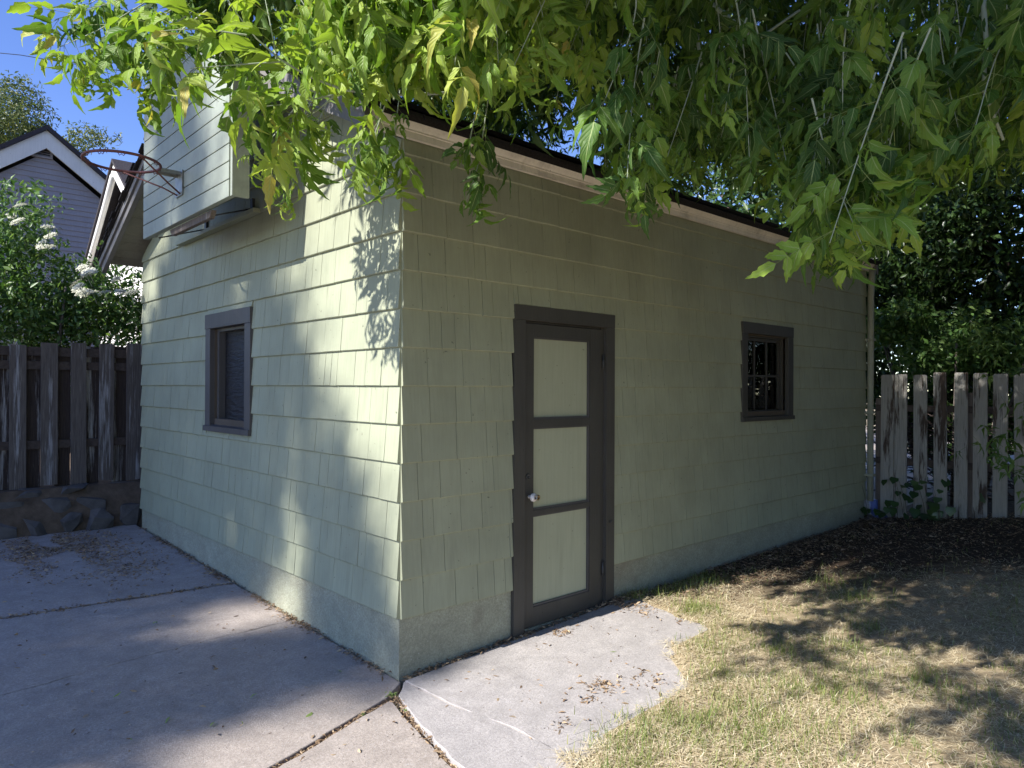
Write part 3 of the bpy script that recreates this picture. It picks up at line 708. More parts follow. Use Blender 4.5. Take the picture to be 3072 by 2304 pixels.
def scatter(name, variants, P, Rm, S, lv, mtl, parent):
    k = rng.integers(0, len(variants), len(P)); Vs = []; Fs = []; Us = []; Ls = []; off = 0
    for i, (V, F, U, A) in enumerate(variants):
        m_ = np.where(k == i)[0]
        if not len(m_): continue
        W = np.einsum('mij,nj->mni', Rm[m_], V) * S[m_][:, None, None] + P[m_][:, None, :]
        Vs.append(W.reshape(-1, 3)); Fs.append((F[None] + (np.arange(len(m_)) * len(V))[:, None, None]).reshape(-1, 3) + off)
        Us.append(np.tile(U, (len(m_), 1))); Ls.append((lv[m_][:, None] + A[None]).ravel()); off += len(m_) * len(V)
    L = np.concatenate(Ls); L = np.clip(L, .001, .999)
    return fast(name, np.concatenate(Vs), np.concatenate(Fs), mtl, parent, L, np.concatenate(Us), True)
twigs = []
LP = []; LD = []; LU = []; LS = []; LV = []
def shoot(pts, nn, size=1.0, lv=(.2, .85), hang=.6, r0=.006, side=1.0, twig=True):
    pts = np.array(pts, float)
    # smooth resample
    t = np.linspace(0, 1, len(pts)); tt = np.linspace(0, 1, 9)
    sm = np.stack([np.interp(tt, t, pts[:, i]) for i in range(3)], 1)
    for _ in range(2): sm[1:-1] = .5 * sm[1:-1] + .25 * (sm[:-2] + sm[2:])
    if twig: twigs.append(tube_arr(sm, np.linspace(r0 * .7, .0012, 9), 5))
    tg = unit(np.gradient(sm, axis=0)); ph = random.uniform(0, PI)
    for k in range(nn):
        f = (k + .6) / nn; f = .12 + .88 * f; j = f * 8; i0 = min(7, int(j)); p = sm[i0] + (sm[i0 + 1] - sm[i0]) * (j - i0); tn = tg[i0]
        a = unit(np.cross(tn, [0.13, .2, 1.0])); b = np.cross(tn, a)
        for s in ((0, PI) if k < nn - 1 else (0, PI, PI / 2)):
            th = ph + k * PI / 2 + s + random.uniform(-.4, .4)
            rad = a * math.cos(th) + b * math.sin(th)
            d = unit(rad * random.uniform(.7, 1.3) * side + tn * random.uniform(.3, .9) + np.array([0, 0, -hang * random.uniform(-.2, 1.2)]))
            sz = size * random.choice([random.uniform(.45, .8), random.uniform(.8, 1.2), random.uniform(.9, 1.3)]) * (1 - .45 * max(0, f - .7) / .3 * random.random())
            LP.append(p); LD.append(d); LU.append(unit(np.array([random.uniform(-.8, .8) - .45, random.uniform(-.8, .8) - .25, 1.0]))); LS.append(sz)
            LV.append(min(.95, max(.02, random.uniform(*lv) + (.25 if f > .8 and random.random() < .5 else 0))))
random.seed(31)
BX = thing('box_elder_tree', 'large box elder tree with drooping bright green compound leaves hanging over the garage', 'tree', (1.9, -5.1, 0))
# trunk and limbs stand right of the frame and arch over the photographer and the roof
tube('trunk', [(1.9, -5.1, -.15), (1.92, -5.08, .5), (1.85, -5.0, 1.5), (1.7, -4.85, 2.6), (1.6, -4.7, 3.6)], [.36, .29, .25, .23, .22], M['bark'], BX, 14)
limbs = [[(1.6, -4.75, 3.3), (.9, -4.0, 4.2), (.0, -3.0, 4.6), (-.9, -2.1, 4.4), (-1.4, -1.5, 3.9)],
         [(1.6, -4.7, 3.5), (1.6, -3.6, 4.7), (1.2, -2.4, 5.1), (.5, -1.0, 4.9), (.1, -.2, 4.3)],
         [(1.65, -4.7, 3.5), (2.6, -3.4, 5.0), (3.2, -2.0, 5.6), (3.4, -.6, 5.4), (3.3, .5, 5.2)],
         [(1.7, -4.7, 3.4), (3.4, -4.2, 4.7), (4.6, -3.2, 5.2), (5.4, -2.0, 5.0)],
         [(1.6, -4.75, 3.4), (.3, -5.2, 5.2), (-1.2, -5.2, 6.4), (-2.8, -4.6, 6.8)],
         [(1.6, -4.7, 3.6), (1.8, -4.4, 6.0), (2.4, -3.6, 8.2), (3.0, -2.4, 9.6)]]
for l in limbs:
    l = np.array(l); tt = np.linspace(0, 1, 12); t = np.linspace(0, 1, len(l)); sm = np.stack([np.interp(tt, t, l[:, i]) for i in range(3)], 1)
    for _ in range(2): sm[1:-1] = .5 * sm[1:-1] + .25 * (sm[:-2] + sm[2:])
    sm += rng.normal(0, .015, sm.shape); tube('limb', sm, np.linspace(.12, .025, 12), M['bark'], BX, 9)
# the lit branch that crosses the upper left of the view
main = [at(1500, 260, 3.0), at(1180, 304, 2.72), at(995, 282, 2.6), at(832, 181, 2.5), at(742, 105, 2.45), at(660, -40, 2.4)]
shoot(main, 3, 1.25, (.5, .9), .5, .011)
def sh(*a, n=5, size=1.2, lv=(.45, .95), hang=.5, r0=.005): shoot([at(*q) for q in a], n, size, lv, hang, r0)
sh((740, 105, 2.45), (600, 85, 2.4), (450, 95, 2.35), n=4, size=1.1)
sh((840, 185, 2.5), (700, 195, 2.45), (570, 205, 2.4), n=4, size=1.15)
sh((830, 181, 2.5), (815, 90, 2.5), (790, -30, 2.5), n=4, size=1.2)
sh((1000, 285, 2.6), (880, 310, 2.5), (740, 325, 2.42), n=4, size=1.15)
sh((1000, 290, 2.6), (930, 350, 2.6), (860, 370, 2.6), n=4, size=1.1)
sh((1090, 295, 2.65), (1040, 200, 2.6), (960, 120, 2.6), n=4, size=1.15)
sh((960, 280, 2.6), (900, 260, 2.55), (820, 250, 2.5), n=3, size=1.2)
sh((1180, 300, 2.7), (1220, 210, 2.65), (1240, 90, 2.6), n=5, size=1.1)
# drooping sprays in front of the gable wall
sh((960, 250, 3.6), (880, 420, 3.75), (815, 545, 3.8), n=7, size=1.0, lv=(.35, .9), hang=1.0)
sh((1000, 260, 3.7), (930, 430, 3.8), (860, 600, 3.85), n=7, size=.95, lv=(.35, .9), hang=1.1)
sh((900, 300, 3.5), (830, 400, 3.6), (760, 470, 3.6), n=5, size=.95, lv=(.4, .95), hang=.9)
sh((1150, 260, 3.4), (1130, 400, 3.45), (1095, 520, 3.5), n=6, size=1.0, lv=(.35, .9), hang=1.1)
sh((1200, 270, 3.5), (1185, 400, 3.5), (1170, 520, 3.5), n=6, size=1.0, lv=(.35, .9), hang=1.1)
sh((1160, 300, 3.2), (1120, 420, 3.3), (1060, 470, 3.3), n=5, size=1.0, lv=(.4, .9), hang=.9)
for _ in range(16):
    x = random.uniform(540, 800); y = random.uniform(-60, 190); d = random.uniform(3.3, 3.9); p = at(x, y, d)
    shoot([p + [0, random.uniform(-.2, .2), .4], p + [random.uniform(-.05, .05), 0, .2], p], 6, .9, (.05, .6), .7, .004)
for _ in range(26):
    x = random.uniform(800, 1250); y = random.uniform(-40, 230); d = random.uniform(3.7, 4.5); p = at(x, y, d)
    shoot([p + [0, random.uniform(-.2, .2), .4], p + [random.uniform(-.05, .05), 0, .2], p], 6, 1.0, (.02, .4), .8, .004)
# dark sprig under the fascia
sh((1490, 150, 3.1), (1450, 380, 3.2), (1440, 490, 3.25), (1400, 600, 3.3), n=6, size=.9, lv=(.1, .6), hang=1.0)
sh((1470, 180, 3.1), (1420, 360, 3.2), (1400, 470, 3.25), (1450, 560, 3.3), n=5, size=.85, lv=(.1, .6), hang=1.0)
# upper left spray against the sky
for (a, b, c) in (((640, -60, 3.3), (430, 90, 3.2), (210, 190, 3.1)), ((600, 20, 3.3), (420, 140, 3.2), (260, 235, 3.1)), ((560, -80, 3.4), (330, 10, 3.3), (160, 60, 3.2)), ((520, 60, 3.2), (470, 180, 3.2), (420, 250, 3.15)), ((480, -20, 3.3), (300, 90, 3.2), (180, 140, 3.2)), ((620, 30, 3.2), (520, 110, 3.2), (450, 150, 3.2)), ((420, -60, 3.5), (300, -10, 3.4), (230, 40, 3.4))):
    sh(a, b, c, n=7, size=1.0, lv=(.3, .85), hang=.8)
# mass of hanging foliage: lower edge of the canopy as it reads above the fascia
yb_x = [600, 900, 1050, 1150, 1250, 1350, 1420, 1500, 1600, 1700, 1760, 1830, 1900, 1960, 2020, 2080, 2150, 2250, 2330, 2420, 2500, 2600, 2680, 2750, 2850, 2950, 3200]
yb_y = [60, 290, 330, 350, 320, 340, 380, 390, 390, 410, 460, 600, 690, 700, 600, 560, 590, 600, 690, 800, 850, 880, 700, 620, 560, 520, 580]
def ybot(x): return float(np.interp(x, yb_x, yb_y))
cnt = 0; SHT = []
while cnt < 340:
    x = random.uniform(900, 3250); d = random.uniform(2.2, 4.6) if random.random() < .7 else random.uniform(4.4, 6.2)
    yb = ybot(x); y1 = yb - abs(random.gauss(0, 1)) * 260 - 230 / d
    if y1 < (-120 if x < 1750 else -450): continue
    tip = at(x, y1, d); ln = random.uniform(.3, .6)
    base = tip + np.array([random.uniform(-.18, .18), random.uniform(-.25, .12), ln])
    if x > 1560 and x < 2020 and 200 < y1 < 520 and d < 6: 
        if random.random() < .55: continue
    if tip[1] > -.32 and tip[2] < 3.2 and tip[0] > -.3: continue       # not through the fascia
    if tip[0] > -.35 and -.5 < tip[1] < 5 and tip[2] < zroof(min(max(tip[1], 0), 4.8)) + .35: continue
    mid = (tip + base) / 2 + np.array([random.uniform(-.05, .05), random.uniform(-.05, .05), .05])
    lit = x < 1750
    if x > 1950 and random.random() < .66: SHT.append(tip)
    shoot([base, mid, tip], random.randint(5, 8), random.uniform(.75, 1.08), (.3, .88) if lit else (.0, .6), random.uniform(.35, .9), .005)  # shade is put into the leaf tone: darker colours on the right side
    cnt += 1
# three bare hanging stems
for pts in ([(2080, -40, 3), (2090, 100, 3), (2105, 200, 3.02), (2118, 300, 3.05)], [(2945, -40, 2.6), (2958, 120, 2.6), (2950, 270, 2.62), (3010, 420, 2.65)], [(2095, -20, 3.1), (2270, 120, 3.05), (2400, 30, 3)]):
    twigs.append(tube_arr([at(*q) for q in pts], np.linspace(.011, .005, len(pts)), 6))
LP = np.array(LP); LD = np.array(LD); LU = np.array(LU); LS = np.array(LS); LV = np.array(LV)
LR = frames(LD, LU, rng.normal(0, .5, len(LP)))
dist = np.linalg.norm(LP - CAM, axis=1); score = np.where(inview(LP, .02), LS / dist, 0)
order = np.argsort(score)[::-1]; first, others = order[:300], order[300:]
proto = []
for V, F, U, A in NEAR:
    o = fast('leaf', V, F, M['leaf'], None, np.clip(A + .0, -.2, .5), U, True); proto.append(o.data); bpy.data.objects.remove(o)
for i in first:
    o = bpy.data.objects.new('leaf', proto[int(rng.integers(len(proto)))])
    mm = Matrix([[*(LR[i][r] * LS[i]), LP[i][r]] for r in range(3)] + [[0, 0, 0, 1]])
    o.color = (1, 1, 1, float(LV[i]))
    o.matrix_world = mm; COL.objects.link(o); o.parent = BX; o.matrix_parent_inverse = Matrix.Translation(-BX.location)
tag(scatter('foliage', NEAR, LP[others], LR[others], LS[others], LV[others], M['leaf'], BX), kind='stuff')
V, F = merge(twigs); tag(fast('twigs', V, F, M['twig'], BX, smooth=True), kind='stuff')
# the high crown: leaf clumps above the frame, many set up-sun to cast the shade below
LX = 1536 + FPX * ((LP - CAM) @ CR) / ((LP - CAM) @ CF); LIT = LP[inview(LP, .03) & (LX < 1650) & ((LP - CAM) @ CF < 3.1)]
LUV = np.stack([LIT[:, 1] - DY * LIT[:, 0], LIT[:, 2] + .75 * LIT[:, 0]], 1)
def clear_of_lit(C, r=.34):
    out = []
    for p in C:
        d = np.hypot(LUV[:, 0] - (p[1] - DY * p[0]), LUV[:, 1] - (p[2] + .75 * p[0]))
        if ((d < r) & (LIT[:, 0] > p[0] + .3)).sum() < 3: out.append(p)
    return out
def clumps(C, per, rad, variants, mtl, name, parent, size, droop=.4, flat=.6):
    n = len(C) * per; c = np.repeat(np.array(C), per, 0)
    P = c + rng.normal(0, 1, (n, 3)) * np.array([rad, rad, rad * flat])
    d = unit(rng.normal(0, 1, (n, 3)) * [1, 1, .5] + [0, 0, -droop]); up = unit(rng.normal(0, .5, (n, 3)) + [-.4, 0, 1])
    return tag(scatter(name, variants, P, frames(d, up, rng.normal(0, .5, n)), rng.uniform(.8, 1.25, n) * size, rng.uniform(0, 1, n), mtl, parent), kind='stuff')
C = []
while len(C) < 120:                                                # over the roof and the far yard
    p = np.array([random.uniform(-1, 7), random.uniform(-8, 3.4), random.uniform(4.6, 11)])
    q = (p - [2.0, -2.6, 6.8]) / [5.4, 6.0, 4.4]
    if q @ q > 1: continue
    if p[0] < .8 or (p[1] < -2.8 and p[0] < 3.2): continue
    if inview(p[None], .0)[0] and np.linalg.norm(p - CAM) < 5: continue
    C.append(p)
clumps(clear_of_lit(C, .8), 60, .52, FAR, M['leaf_far'], 'crown', BX, 1.35)
C = []
def pix(p):
    v = p - CAM; z = v @ CF; return 1536 + FPX * (v @ CR) / z, 1152 - FPX * (v @ CU) / z
while len(C) < 95:
    p = np.array([random.uniform(-.2, 6.5), random.uniform(.6, 4.2), 0]); p[2] = zroof(p[1]) + random.uniform(.45, 2.2) ; x, y = pix(p)
    if x < 1000 or ((x - 1800) / 230) ** 2 + ((y - 340) / 170) ** 2 < 1: continue
    C.append(p)
while len(C) < 240:
    p = np.array([random.uniform(2.8, 8), random.uniform(-5.5, -.7), random.uniform(3.6, 6.5)]); x, y = pix(p)
    if y > 520: continue
    C.append(p)
clumps(clear_of_lit(C, .6), 55, .36, FAR, M['leaf_far'], 'crown', BX, 1.2)
C = []
def up_sun(p, t): return np.array([p[0] - t, p[1] - DY * t, p[2] + .75 * t])
for p in SHT:                                                      # outer crown that keeps the hanging sprays in half shade
    C.append(up_sun(p, random.uniform(1.6, 3.6)) + rng.normal(0, .12, 3))
k = 0
while k < 240:                                                     # and dapples the lawn
    x = random.uniform(1.2, 7.2); y = random.uniform(-4, .3)
    v = noise.noise(Vector((x * 1.15 + 4, y * 1.9, 2.2))) + .6 * noise.noise(Vector((x * 3.1, y * 4.3, 7.1)))
    th = np.interp(x + .45 * y, [.8, 1.6, 2.4, 3.4, 4.4], [.9, .30, .02, -.30, -.62])
    if y > -.75 and x < 2.9: th = .9
    if v < th or (y > -2.1 and x < 5.2): continue
    p = up_sun((x, y, .1), random.uniform(6.2, 9.0)); k += 1
    C.append(p)
C = [p for p in C if not inview(np.array(p)[None], .05)[0]]
k = 0
while k < 95:                                                      # close overhead: sharper dapples on the near lawn
    x = random.uniform(1.7, 4.6); y = random.uniform(-3.3, -1.35)
    if noise.noise(Vector((x * 1.7, y * 2.6, 12.5))) < .02: continue
    p = up_sun((x, y, .1), random.uniform(4.2, 5.6)); k += 1
    if not inview(p[None], .05)[0]: C.append(p)
C2 = []
for _ in range(150):                                               # added up-sun to shade the picket fence and the back of the lawn
    if random.random() < .5: q = (6.5, random.uniform(-2.6, .1), random.uniform(.1, 1.6))
    else: q = (random.uniform(3.7, 6.6), random.uniform(-2.4, 0), .1)
    if noise.noise(Vector((q[0] * 2 + q[2] * 2, q[1] * 3, 3.7))) > .30: continue
    C2.append(up_sun(q, random.uniform(4.4, 8.0)))
clumps(clear_of_lit(C2, .4), 34, .26, FAR, M['leaf_far'], 'crown', BX, 1.25)
clumps(clear_of_lit(C, .3), 26, .17, FAR, M['leaf_far'], 'crown', BX, 1.15)

# ------------------------------------------------------------------ the tall tree behind the photographer that shades the driveway
random.seed(77)
lit0 = [(-6, -6), (.02, -6), (.04, -.1), (.1, .3), (.28, .6), (.45, 1.0), (.85, 1.3), (1.15, 1.6), (1.3, 2.0), (1.6, 2.3), (1.85, 2.8), (1.95, 3.6), (1.6, 5), (-6, 5)]      # thin outer foliage
lit1 = [(-6, -6), (.02, -6), (.03, -.1), (.07, .3), (.18, .6), (.28, 1.0), (.48, 1.3), (.72, 1.6), (.9, 2.0), (1.1, 2.4), (1.3, 2.8), (1.6, 3.6), (1.6, 5), (-6, 5)]
lit2 = [(1.3, -.62), (1.9, -.28), (2.3, 0), (1.78, .1), (1.58, .5), (1.52, 1.0), (1.4, 1.3), (1.12, 1.3), (1.12, .8), (1.08, .3), (1.0, 0)]
lit3 = [(2.1, 2.1), (2.45, 2.2), (2.42, 2.95), (2.05, 2.9)]
lit4 = [(3.9, 3.6), (5, 2.9), (5, 2.05), (4.55, 2.1), (4.15, 2.6), (3.75, 3.2)]
lit5 = [(3.15, 1.1), (3.35, 1.2), (3.3, 2.0), (3.1, 1.9)]
lit7 = [(2.72, 2.9), (3.2, 2.75), (3.2, 4.8), (2.8, 4.8)]
lit6 = [(5.2, 1.7), (9, 1.2), (9, 6), (5.2, 6)]
def inpoly(p, P):
    x, y = p; r = False
    for i in range(len(P)):
        (x1, y1), (x2, y2) = P[i], P[i - 1]
        if (y1 > y) != (y2 > y) and x < (x2 - x1) * (y - y1) / (y2 - y1) + x1: r = not r
    return r
TT = thing('shade_tree', 'tall broadleaf tree behind the photographer, outside the picture, shading the driveway', 'tree', (-20, 3.9, -.1))
tube('trunk', [(-20, 3.9, -.2), (-20, 4.0, 4), (-20.2, 4.2, 9), (-20.2, 4.7, 15), (-20, 5.1, 20)], [.5, .4, .32, .22, .07], M['bark_dark'], TT, 12)
for k in range(9):
    z = 11 + k * .8; a = random.uniform(.3, 2.8)
    tube('limb', [(-20.2, 4.3 + k * .1, z), (-20.2 + random.uniform(-.6, .6), 5.1 + k * .1, z + .6), (-20.1, 6.3 + random.uniform(0, 2), z + 1.1)], [.11, .07, .03], M['bark_dark'], TT, 7)
P = []
while len(P) < 24000:
    u = random.uniform(-1.0, 7.5); v = random.uniform(-5.5, 4.6)
    if any(inpoly((u, v), q) for q in (lit1, lit2, lit3, lit4, lit5, lit6, lit7)): continue
    if inpoly((u, v), lit0) and random.random() > .16: continue
    if ((u - 3) / 4.8) ** 2 + ((v + .4) / 5.2) ** 2 > 1: continue
    X = -20 + random.gauss(0, 1.2)
    P.append((X, u + DY * X, v - .75 * X))
P = np.array(P); n = len(P)
d = unit(rng.normal(0, 1, (n, 3))); up = unit(rng.normal(0, .6, (n, 3)) + [-.5, 0, .7])
tag(scatter('crown', FAR, P, frames(d, up, rng.normal(0, 1, n)), rng.uniform(1.4, 1.9, n), rng.uniform(0, 1, n), M['leaf_dark'], TT), kind='stuff')
# a small tree left of the frame: its sparse twigs dapple the far part of the gable wall
ST = thing('small_tree', 'small sparse tree left of the picture beside the driveway', 'tree', (-5.2, 3.6, .1))
tube('trunk', [(-5.2, 3.6, 0), (-5.15, 3.65, 2), (-5, 3.7, 3.6), (-4.7, 3.75, 4.6)], [.1, .08, .06, .03], M['bark'], ST, 8)
C = [(-4.2 + random.gauss(0, .35), random.uniform(3.2, 4.9) + .38, random.uniform(.9, 2.2) + .75 * 4.2) for _ in range(16)]
clumps(C, 26, .2, FAR, M['leaf_far'], 'crown', ST, .85)

# ------------------------------------------------------------------ generic leaf clouds for trees and bushes further away
def cloud(name, ell, n, size, mtl, parent, shell=.55, up=.6, narrow=.45):
    Ps = []; per = [int(n * e[3] * e[4] * e[5] / sum(x[3] * x[4] * x[5] for x in ell)) + 5 for e in ell]
    for e, k in zip(ell, per):
        q = unit(rng.normal(0, 1, (k, 3))) * (shell + (1 - shell) * rng.random((k, 1)) ** .6) 
        q = q * (1 + .18 * np.sin(q[:, :1] * 9 + e[0]) * np.cos(q[:, 1:2] * 8 + e[1]))
        Ps.append(q * np.array(e[3:6]) + np.array(e[:3]))
    P = np.concatenate(Ps); n = len(P); d = unit(rng.normal(0, 1, (n, 3)) + [0, 0, -.4]); u = unit(rng.normal(0, .6, (n, 3)) + [-.4, -.2, up])
    Rm = frames(d, u, rng.normal(0, .5, n)); S = size * rng.uniform(.7, 1.3, n)
    base = np.array([(0, 0, 0), (.45, narrow / 2, .06), (1, 0, -.12), (.45, -narrow / 2, .06)])
    V = np.einsum('mij,nj->mni', Rm, base) * S[:, None, None] + P[:, None]
    F = (np.array([[0, 1, 2], [0, 2, 3]])[None] + (np.arange(n) * 4)[:, None, None]).reshape(-1, 3)
    return tag(fast(name, V.reshape(-1, 3), F, mtl, parent, np.repeat(rng.uniform(0.01, .99, n), 4)), kind='stuff')
def ball_clumps(c, r, k, s):
    out = []
    for _ in range(k):
        q = unit(rng.normal(0, 1, 3)) * rng.uniform(.45, 1) * np.array(r)
        out.append((c[0] + q[0], c[1] + q[1], c[2] + q[2], s * rng.uniform(.7, 1.3), s * rng.uniform(.7, 1.3), s * rng.uniform(.6, 1.1)))
    return out
# elderberry bush behind the board fence
EB = thing('elderberry_bush', 'big elderberry bush with flat white flower heads above the board fence', 'bush', (-.6, 6.9, .5))
for k in range(7):
    a = random.uniform(0, 6.28); tube('stem', [(-.6 + .2 * math.cos(a), 6.9 + .2 * math.sin(a), .4), (-.6 + .5 * math.cos(a), 6.9 + .35 * math.sin(a), 1.6), (-.6 + 1.0 * math.cos(a), 6.9 + .5 * math.sin(a), 2.8)], [.035, .028, .012], M['bark'], EB, 6)
ell = ball_clumps((-1.0, 6.9, 2.75), (1.1, .55, 1.15), 26, .42) + ball_clumps((-.1, 6.7, 2.25), (.8, .4, .75), 14, .34) + [(.02, 6.5, 3.15, .16, .16, .35), (.2, 6.6, 2.6, .35, .3, .35), (.15, 6.3, 2.95, .3, .25, .3), (.38, 6.35, 2.75, .3, .25, .4), (-.1, 6.3, 2.8, .3, .25, .3), (.45, 6.5, 2.5, .4, .35, .45), (.75, 6.6, 2.4, .4, .35, .5), (.5, 6.4, 2.0, .5, .3, .4)]
cloud('foliage', ell, 15000, .085, M['leaf_bush'], EB, .35, .7, .42)
FV = []; 
for i in range(22):
    x = random.uniform(5, 400); t = max(0, (x - 60) / 360)
    y = min(880, 615 + 260 * t + abs(random.gauss(0, 1)) * 120); d = random.uniform(7.75, 8.4) - .5 * t
    c = at(x, y, d); nrm_ = unit(np.array([-.5, -.3, 1.0]) + rng.normal(0, .2, 3)); rad = random.uniform(.05, .085)
    a = unit(np.cross(nrm_, [0, 1, .2])); b = np.cross(nrm_, a); q = []; 
    n = 150; rr = rad * np.sqrt(rng.random(n)); th = rng.random(n) * 6.283
    cen = c + (rr * np.cos(th))[:, None] * a + (rr * np.sin(th))[:, None] * b + (rng.normal(0, .006, n) + .02 * (1 - (rr / rad) ** 2))[:, None] * nrm_
    s = .0075; off = np.array([[-1, -1], [1, -1], [1, 1], [-1, 1]]) * s
    tl = rng.normal(0, .4, (n, 1, 1))
    Vq = cen[:, None] + off[None, :, :1] * a + off[None, :, 1:] * b + tl * off[None, :, :1] * nrm_
    Fq = np.arange(n * 4).reshape(-1, 4)
    fh = fast('flower_head', Vq.reshape(-1, 3), Fq, M['flower'], EB, np.repeat(rng.random(n) * .9, 4))
    tube('stalk', [c - nrm_ * .12, c - nrm_ * .04, c], [.004, .003, .002], M['twig'], fh, 4)

# ------------------------------------------------------------------ neighbour's house and white outbuilding
NH = thing('neighbour_house', 'grey lap sided neighbour house with white barge boards and gable vent', 'house', (.45, 13, 0))
ap = (.448, 6.62); pit = .755; hw = 3.3
ly = 13.0
prism('wall', [(ap[0] - hw, .3), (ap[0] + hw, .3), (ap[0] + hw, ap[1] - .45 - pit * hw), (ap[0], ap[1] - .45), (ap[0] - hw, ap[1] - .45 - pit * hw)], 1, ly + .02, ly + 7, M['lap'], NH)
lv_, lf_ = [], []
z = .35
while z < ap[1] - .5:
    h = min(hw - .01, (ap[1] - .46 - z - .1) / pit)
    if h > .02:
        n = len(lv_); h2 = min(hw - .01, max(.01, (ap[1] - .46 - z) / pit))
        lv_ += [(ap[0] - h2, ly - .012, z), (ap[0] + h2, ly - .012, z), (ap[0] + h, ly + .004, z + .104), (ap[0] - h, ly + .004, z + .104), (ap[0] - h2, ly + .019, z), (ap[0] + h2, ly + .019, z)]
        lf_ += [(n, n + 1, n + 2, n + 3), (n + 4, n + 5, n + 1, n)]
    z += .104
tag(pymesh('lap_siding', lv_, lf_, M['lap'], NH), kind='stuff')
for s in (-1, 1):
    prism('barge_board', [(ap[0], ap[1] - .06), (ap[0] + s * (hw + .5), ap[1] - .06 - pit * (hw + .5)), (ap[0] + s * (hw + .5), ap[1] - .40 - pit * (hw + .5)), (ap[0], ap[1] - .40)], 1, ly - .16, ly - .12, M['white'], NH)
prism('roof', [(ap[0], ap[1] + .04), (ap[0] + hw + .6, ap[1] + .04 - pit * (hw + .6)), (ap[0] + hw + .6, ap[1] - .06 - pit * (hw + .6)), (ap[0], ap[1] - .055), (ap[0] - hw - .6, ap[1] - .06 - pit * (hw + .6)), (ap[0] - hw - .6, ap[1] + .04 - pit * (hw + .6))], 1, ly - .22, ly + 7.2, M['roofw'], NH)
vn = boxes('gable_vent', [((.22, ly - .04, 6.05), (.26, ly + .01, 6.38)), ((.53, ly - .04, 6.05), (.57, ly + .01, 6.38)), ((.26, ly - .04, 6.345), (.53, ly + .01, 6.38)), ((.26, ly - .04, 6.05), (.53, ly + .01, 6.085))], M['lap'], NH)
box('vent_back', (.26, ly + .0, 6.085), (.53, ly + .008, 6.345), M['inside'], vn)
for k in range(6):
    z = 6.09 + k * .043; prism('vent_slat', [(ly - .035, z), (ly - .005, z + .03), (ly - .002, z + .026), (ly - .032, z - .004)], 0, .262, .528, M['lap'], vn)
OB = thing('white_outbuilding', 'white outbuilding gable with sunlit barge board beyond the garage roof edge', 'shed', (.66, 8.6, .4))
ry, rz = 8.52, 4.98
prism('wall', [(6.9, .4), (10.2, .4), (10.2, rz - .3 - .755 * 1.68), (ry, rz - .3), (6.9, rz - .3 - .755 * 1.62)], 0, .80, 5, M['white'], OB)
lv_, lf_ = [], []; z = 2.2
while z < rz - .4:
    a0 = max(6.9, ry - (rz - .31 - z) / .755); a1 = min(10.2, ry + (rz - .31 - z) / .755); n = len(lv_)
    lv_ += [(.78, a0, z), (.78, a1, z), (.797, a1, z + .12), (.797, a0, z + .12), (.80, a0, z), (.80, a1, z)]; lf_ += [(n + 1, n, n + 3, n + 2), (n + 4, n, n + 1, n + 5)]; z += .12
tag(pymesh('lap_siding', lv_, lf_, M['white'], OB), kind='stuff')
for s in (-1, 1):
    prism('barge_board', [(ry, rz), (ry + s * 2.1, rz - .755 * 2.1), (ry + s * 2.1, rz - .22 - .755 * 2.1), (ry, rz - .22)], 0, .58, .62, M['white'], OB)
prism('roof', [(ry, rz + .05), (ry + 2.2, rz + .05 - .755 * 2.2), (ry + 2.2, rz - .755 * 2.2), (ry, rz), (ry - 2.2, rz - .755 * 2.2), (ry - 2.2, rz + .05 - .755 * 2.2)], 0, .55, 5.2, M['roofw'], OB)
tube('gutter', [(.57, ry + .02, rz - .2), (.57, ry + .8, rz - .25 - .755 * .8), (.57, ry + 2.0, rz - .25 - .755 * 2.0)], .035, M['white'], OB, 8)

# ------------------------------------------------------------------ background trees
def bgtree(name, label, base, trunk_h, ell, n, size, mtl, group, narrow=.45):
    t = thing(name, label, 'tree', base, group)
    tube('trunk', [np.array(base) + [0, 0, -.2], np.array(base) + [.1, 0, trunk_h * .5], np.array(base) + [.0, .1, trunk_h]], [.22, .18, .1], M['bark_dark'], t, 8)
    for k in range(5):
        a = k * 1.26; b = np.array(base) + [0, 0, trunk_h * .7]; tube('limb', [b, b + [math.cos(a) * .9, math.sin(a) * .9, .9], b + [math.cos(a) * 1.7, math.sin(a) * 1.7, 2.1]], [.09, .06, .025], M['bark_dark'], t, 6)
    cloud('crown', ell, n, size, mtl, t, .3, .6, narrow); return t
gsp = 'trees beyond the fences'
c = at(40, 420, 27); bgtree('leafy_tree', 'loose grey green tree rising behind the neighbour house roof', (c[0] - 1, c[1] + 1, .2), 6, ball_clumps((c[0] - .8, c[1], c[2] - .6), (2.6, 2.0, 3.0), 26, .85) + ball_clumps(at(250, 470, 26), (1.0, 1, 1.6), 9, .55), 16000, .16, M['leaf_sap'], gsp, .35)
for (lb, b, r, k, n) in (('dense dark tree directly behind the right end of the garage', (10.2, 2.3, .1), (2.0, 2.2, 3.2), 28, 15000), ('dense dark tree behind the picket fence at the right edge', (10.6, -.9, .1), (1.9, 1.9, 3.4), 28, 15000), ('tall dark tree far behind the garage roof ridge', (13.0, 7.2, .1), (3, 3, 3.6), 24, 9000), ('broad dark tree seen between the picket fence and the hanging leaves', (12.5, -2.6, .1), (2.4, 2.4, 3.6), 30, 14000)):
    bgtree('dense_tree', lb, b, 4, ball_clumps((b[0], b[1], 4.8), (r[0], r[1], r[2] + .5), k, 1.05), n, .17, M['leaf_dark'], gsp)
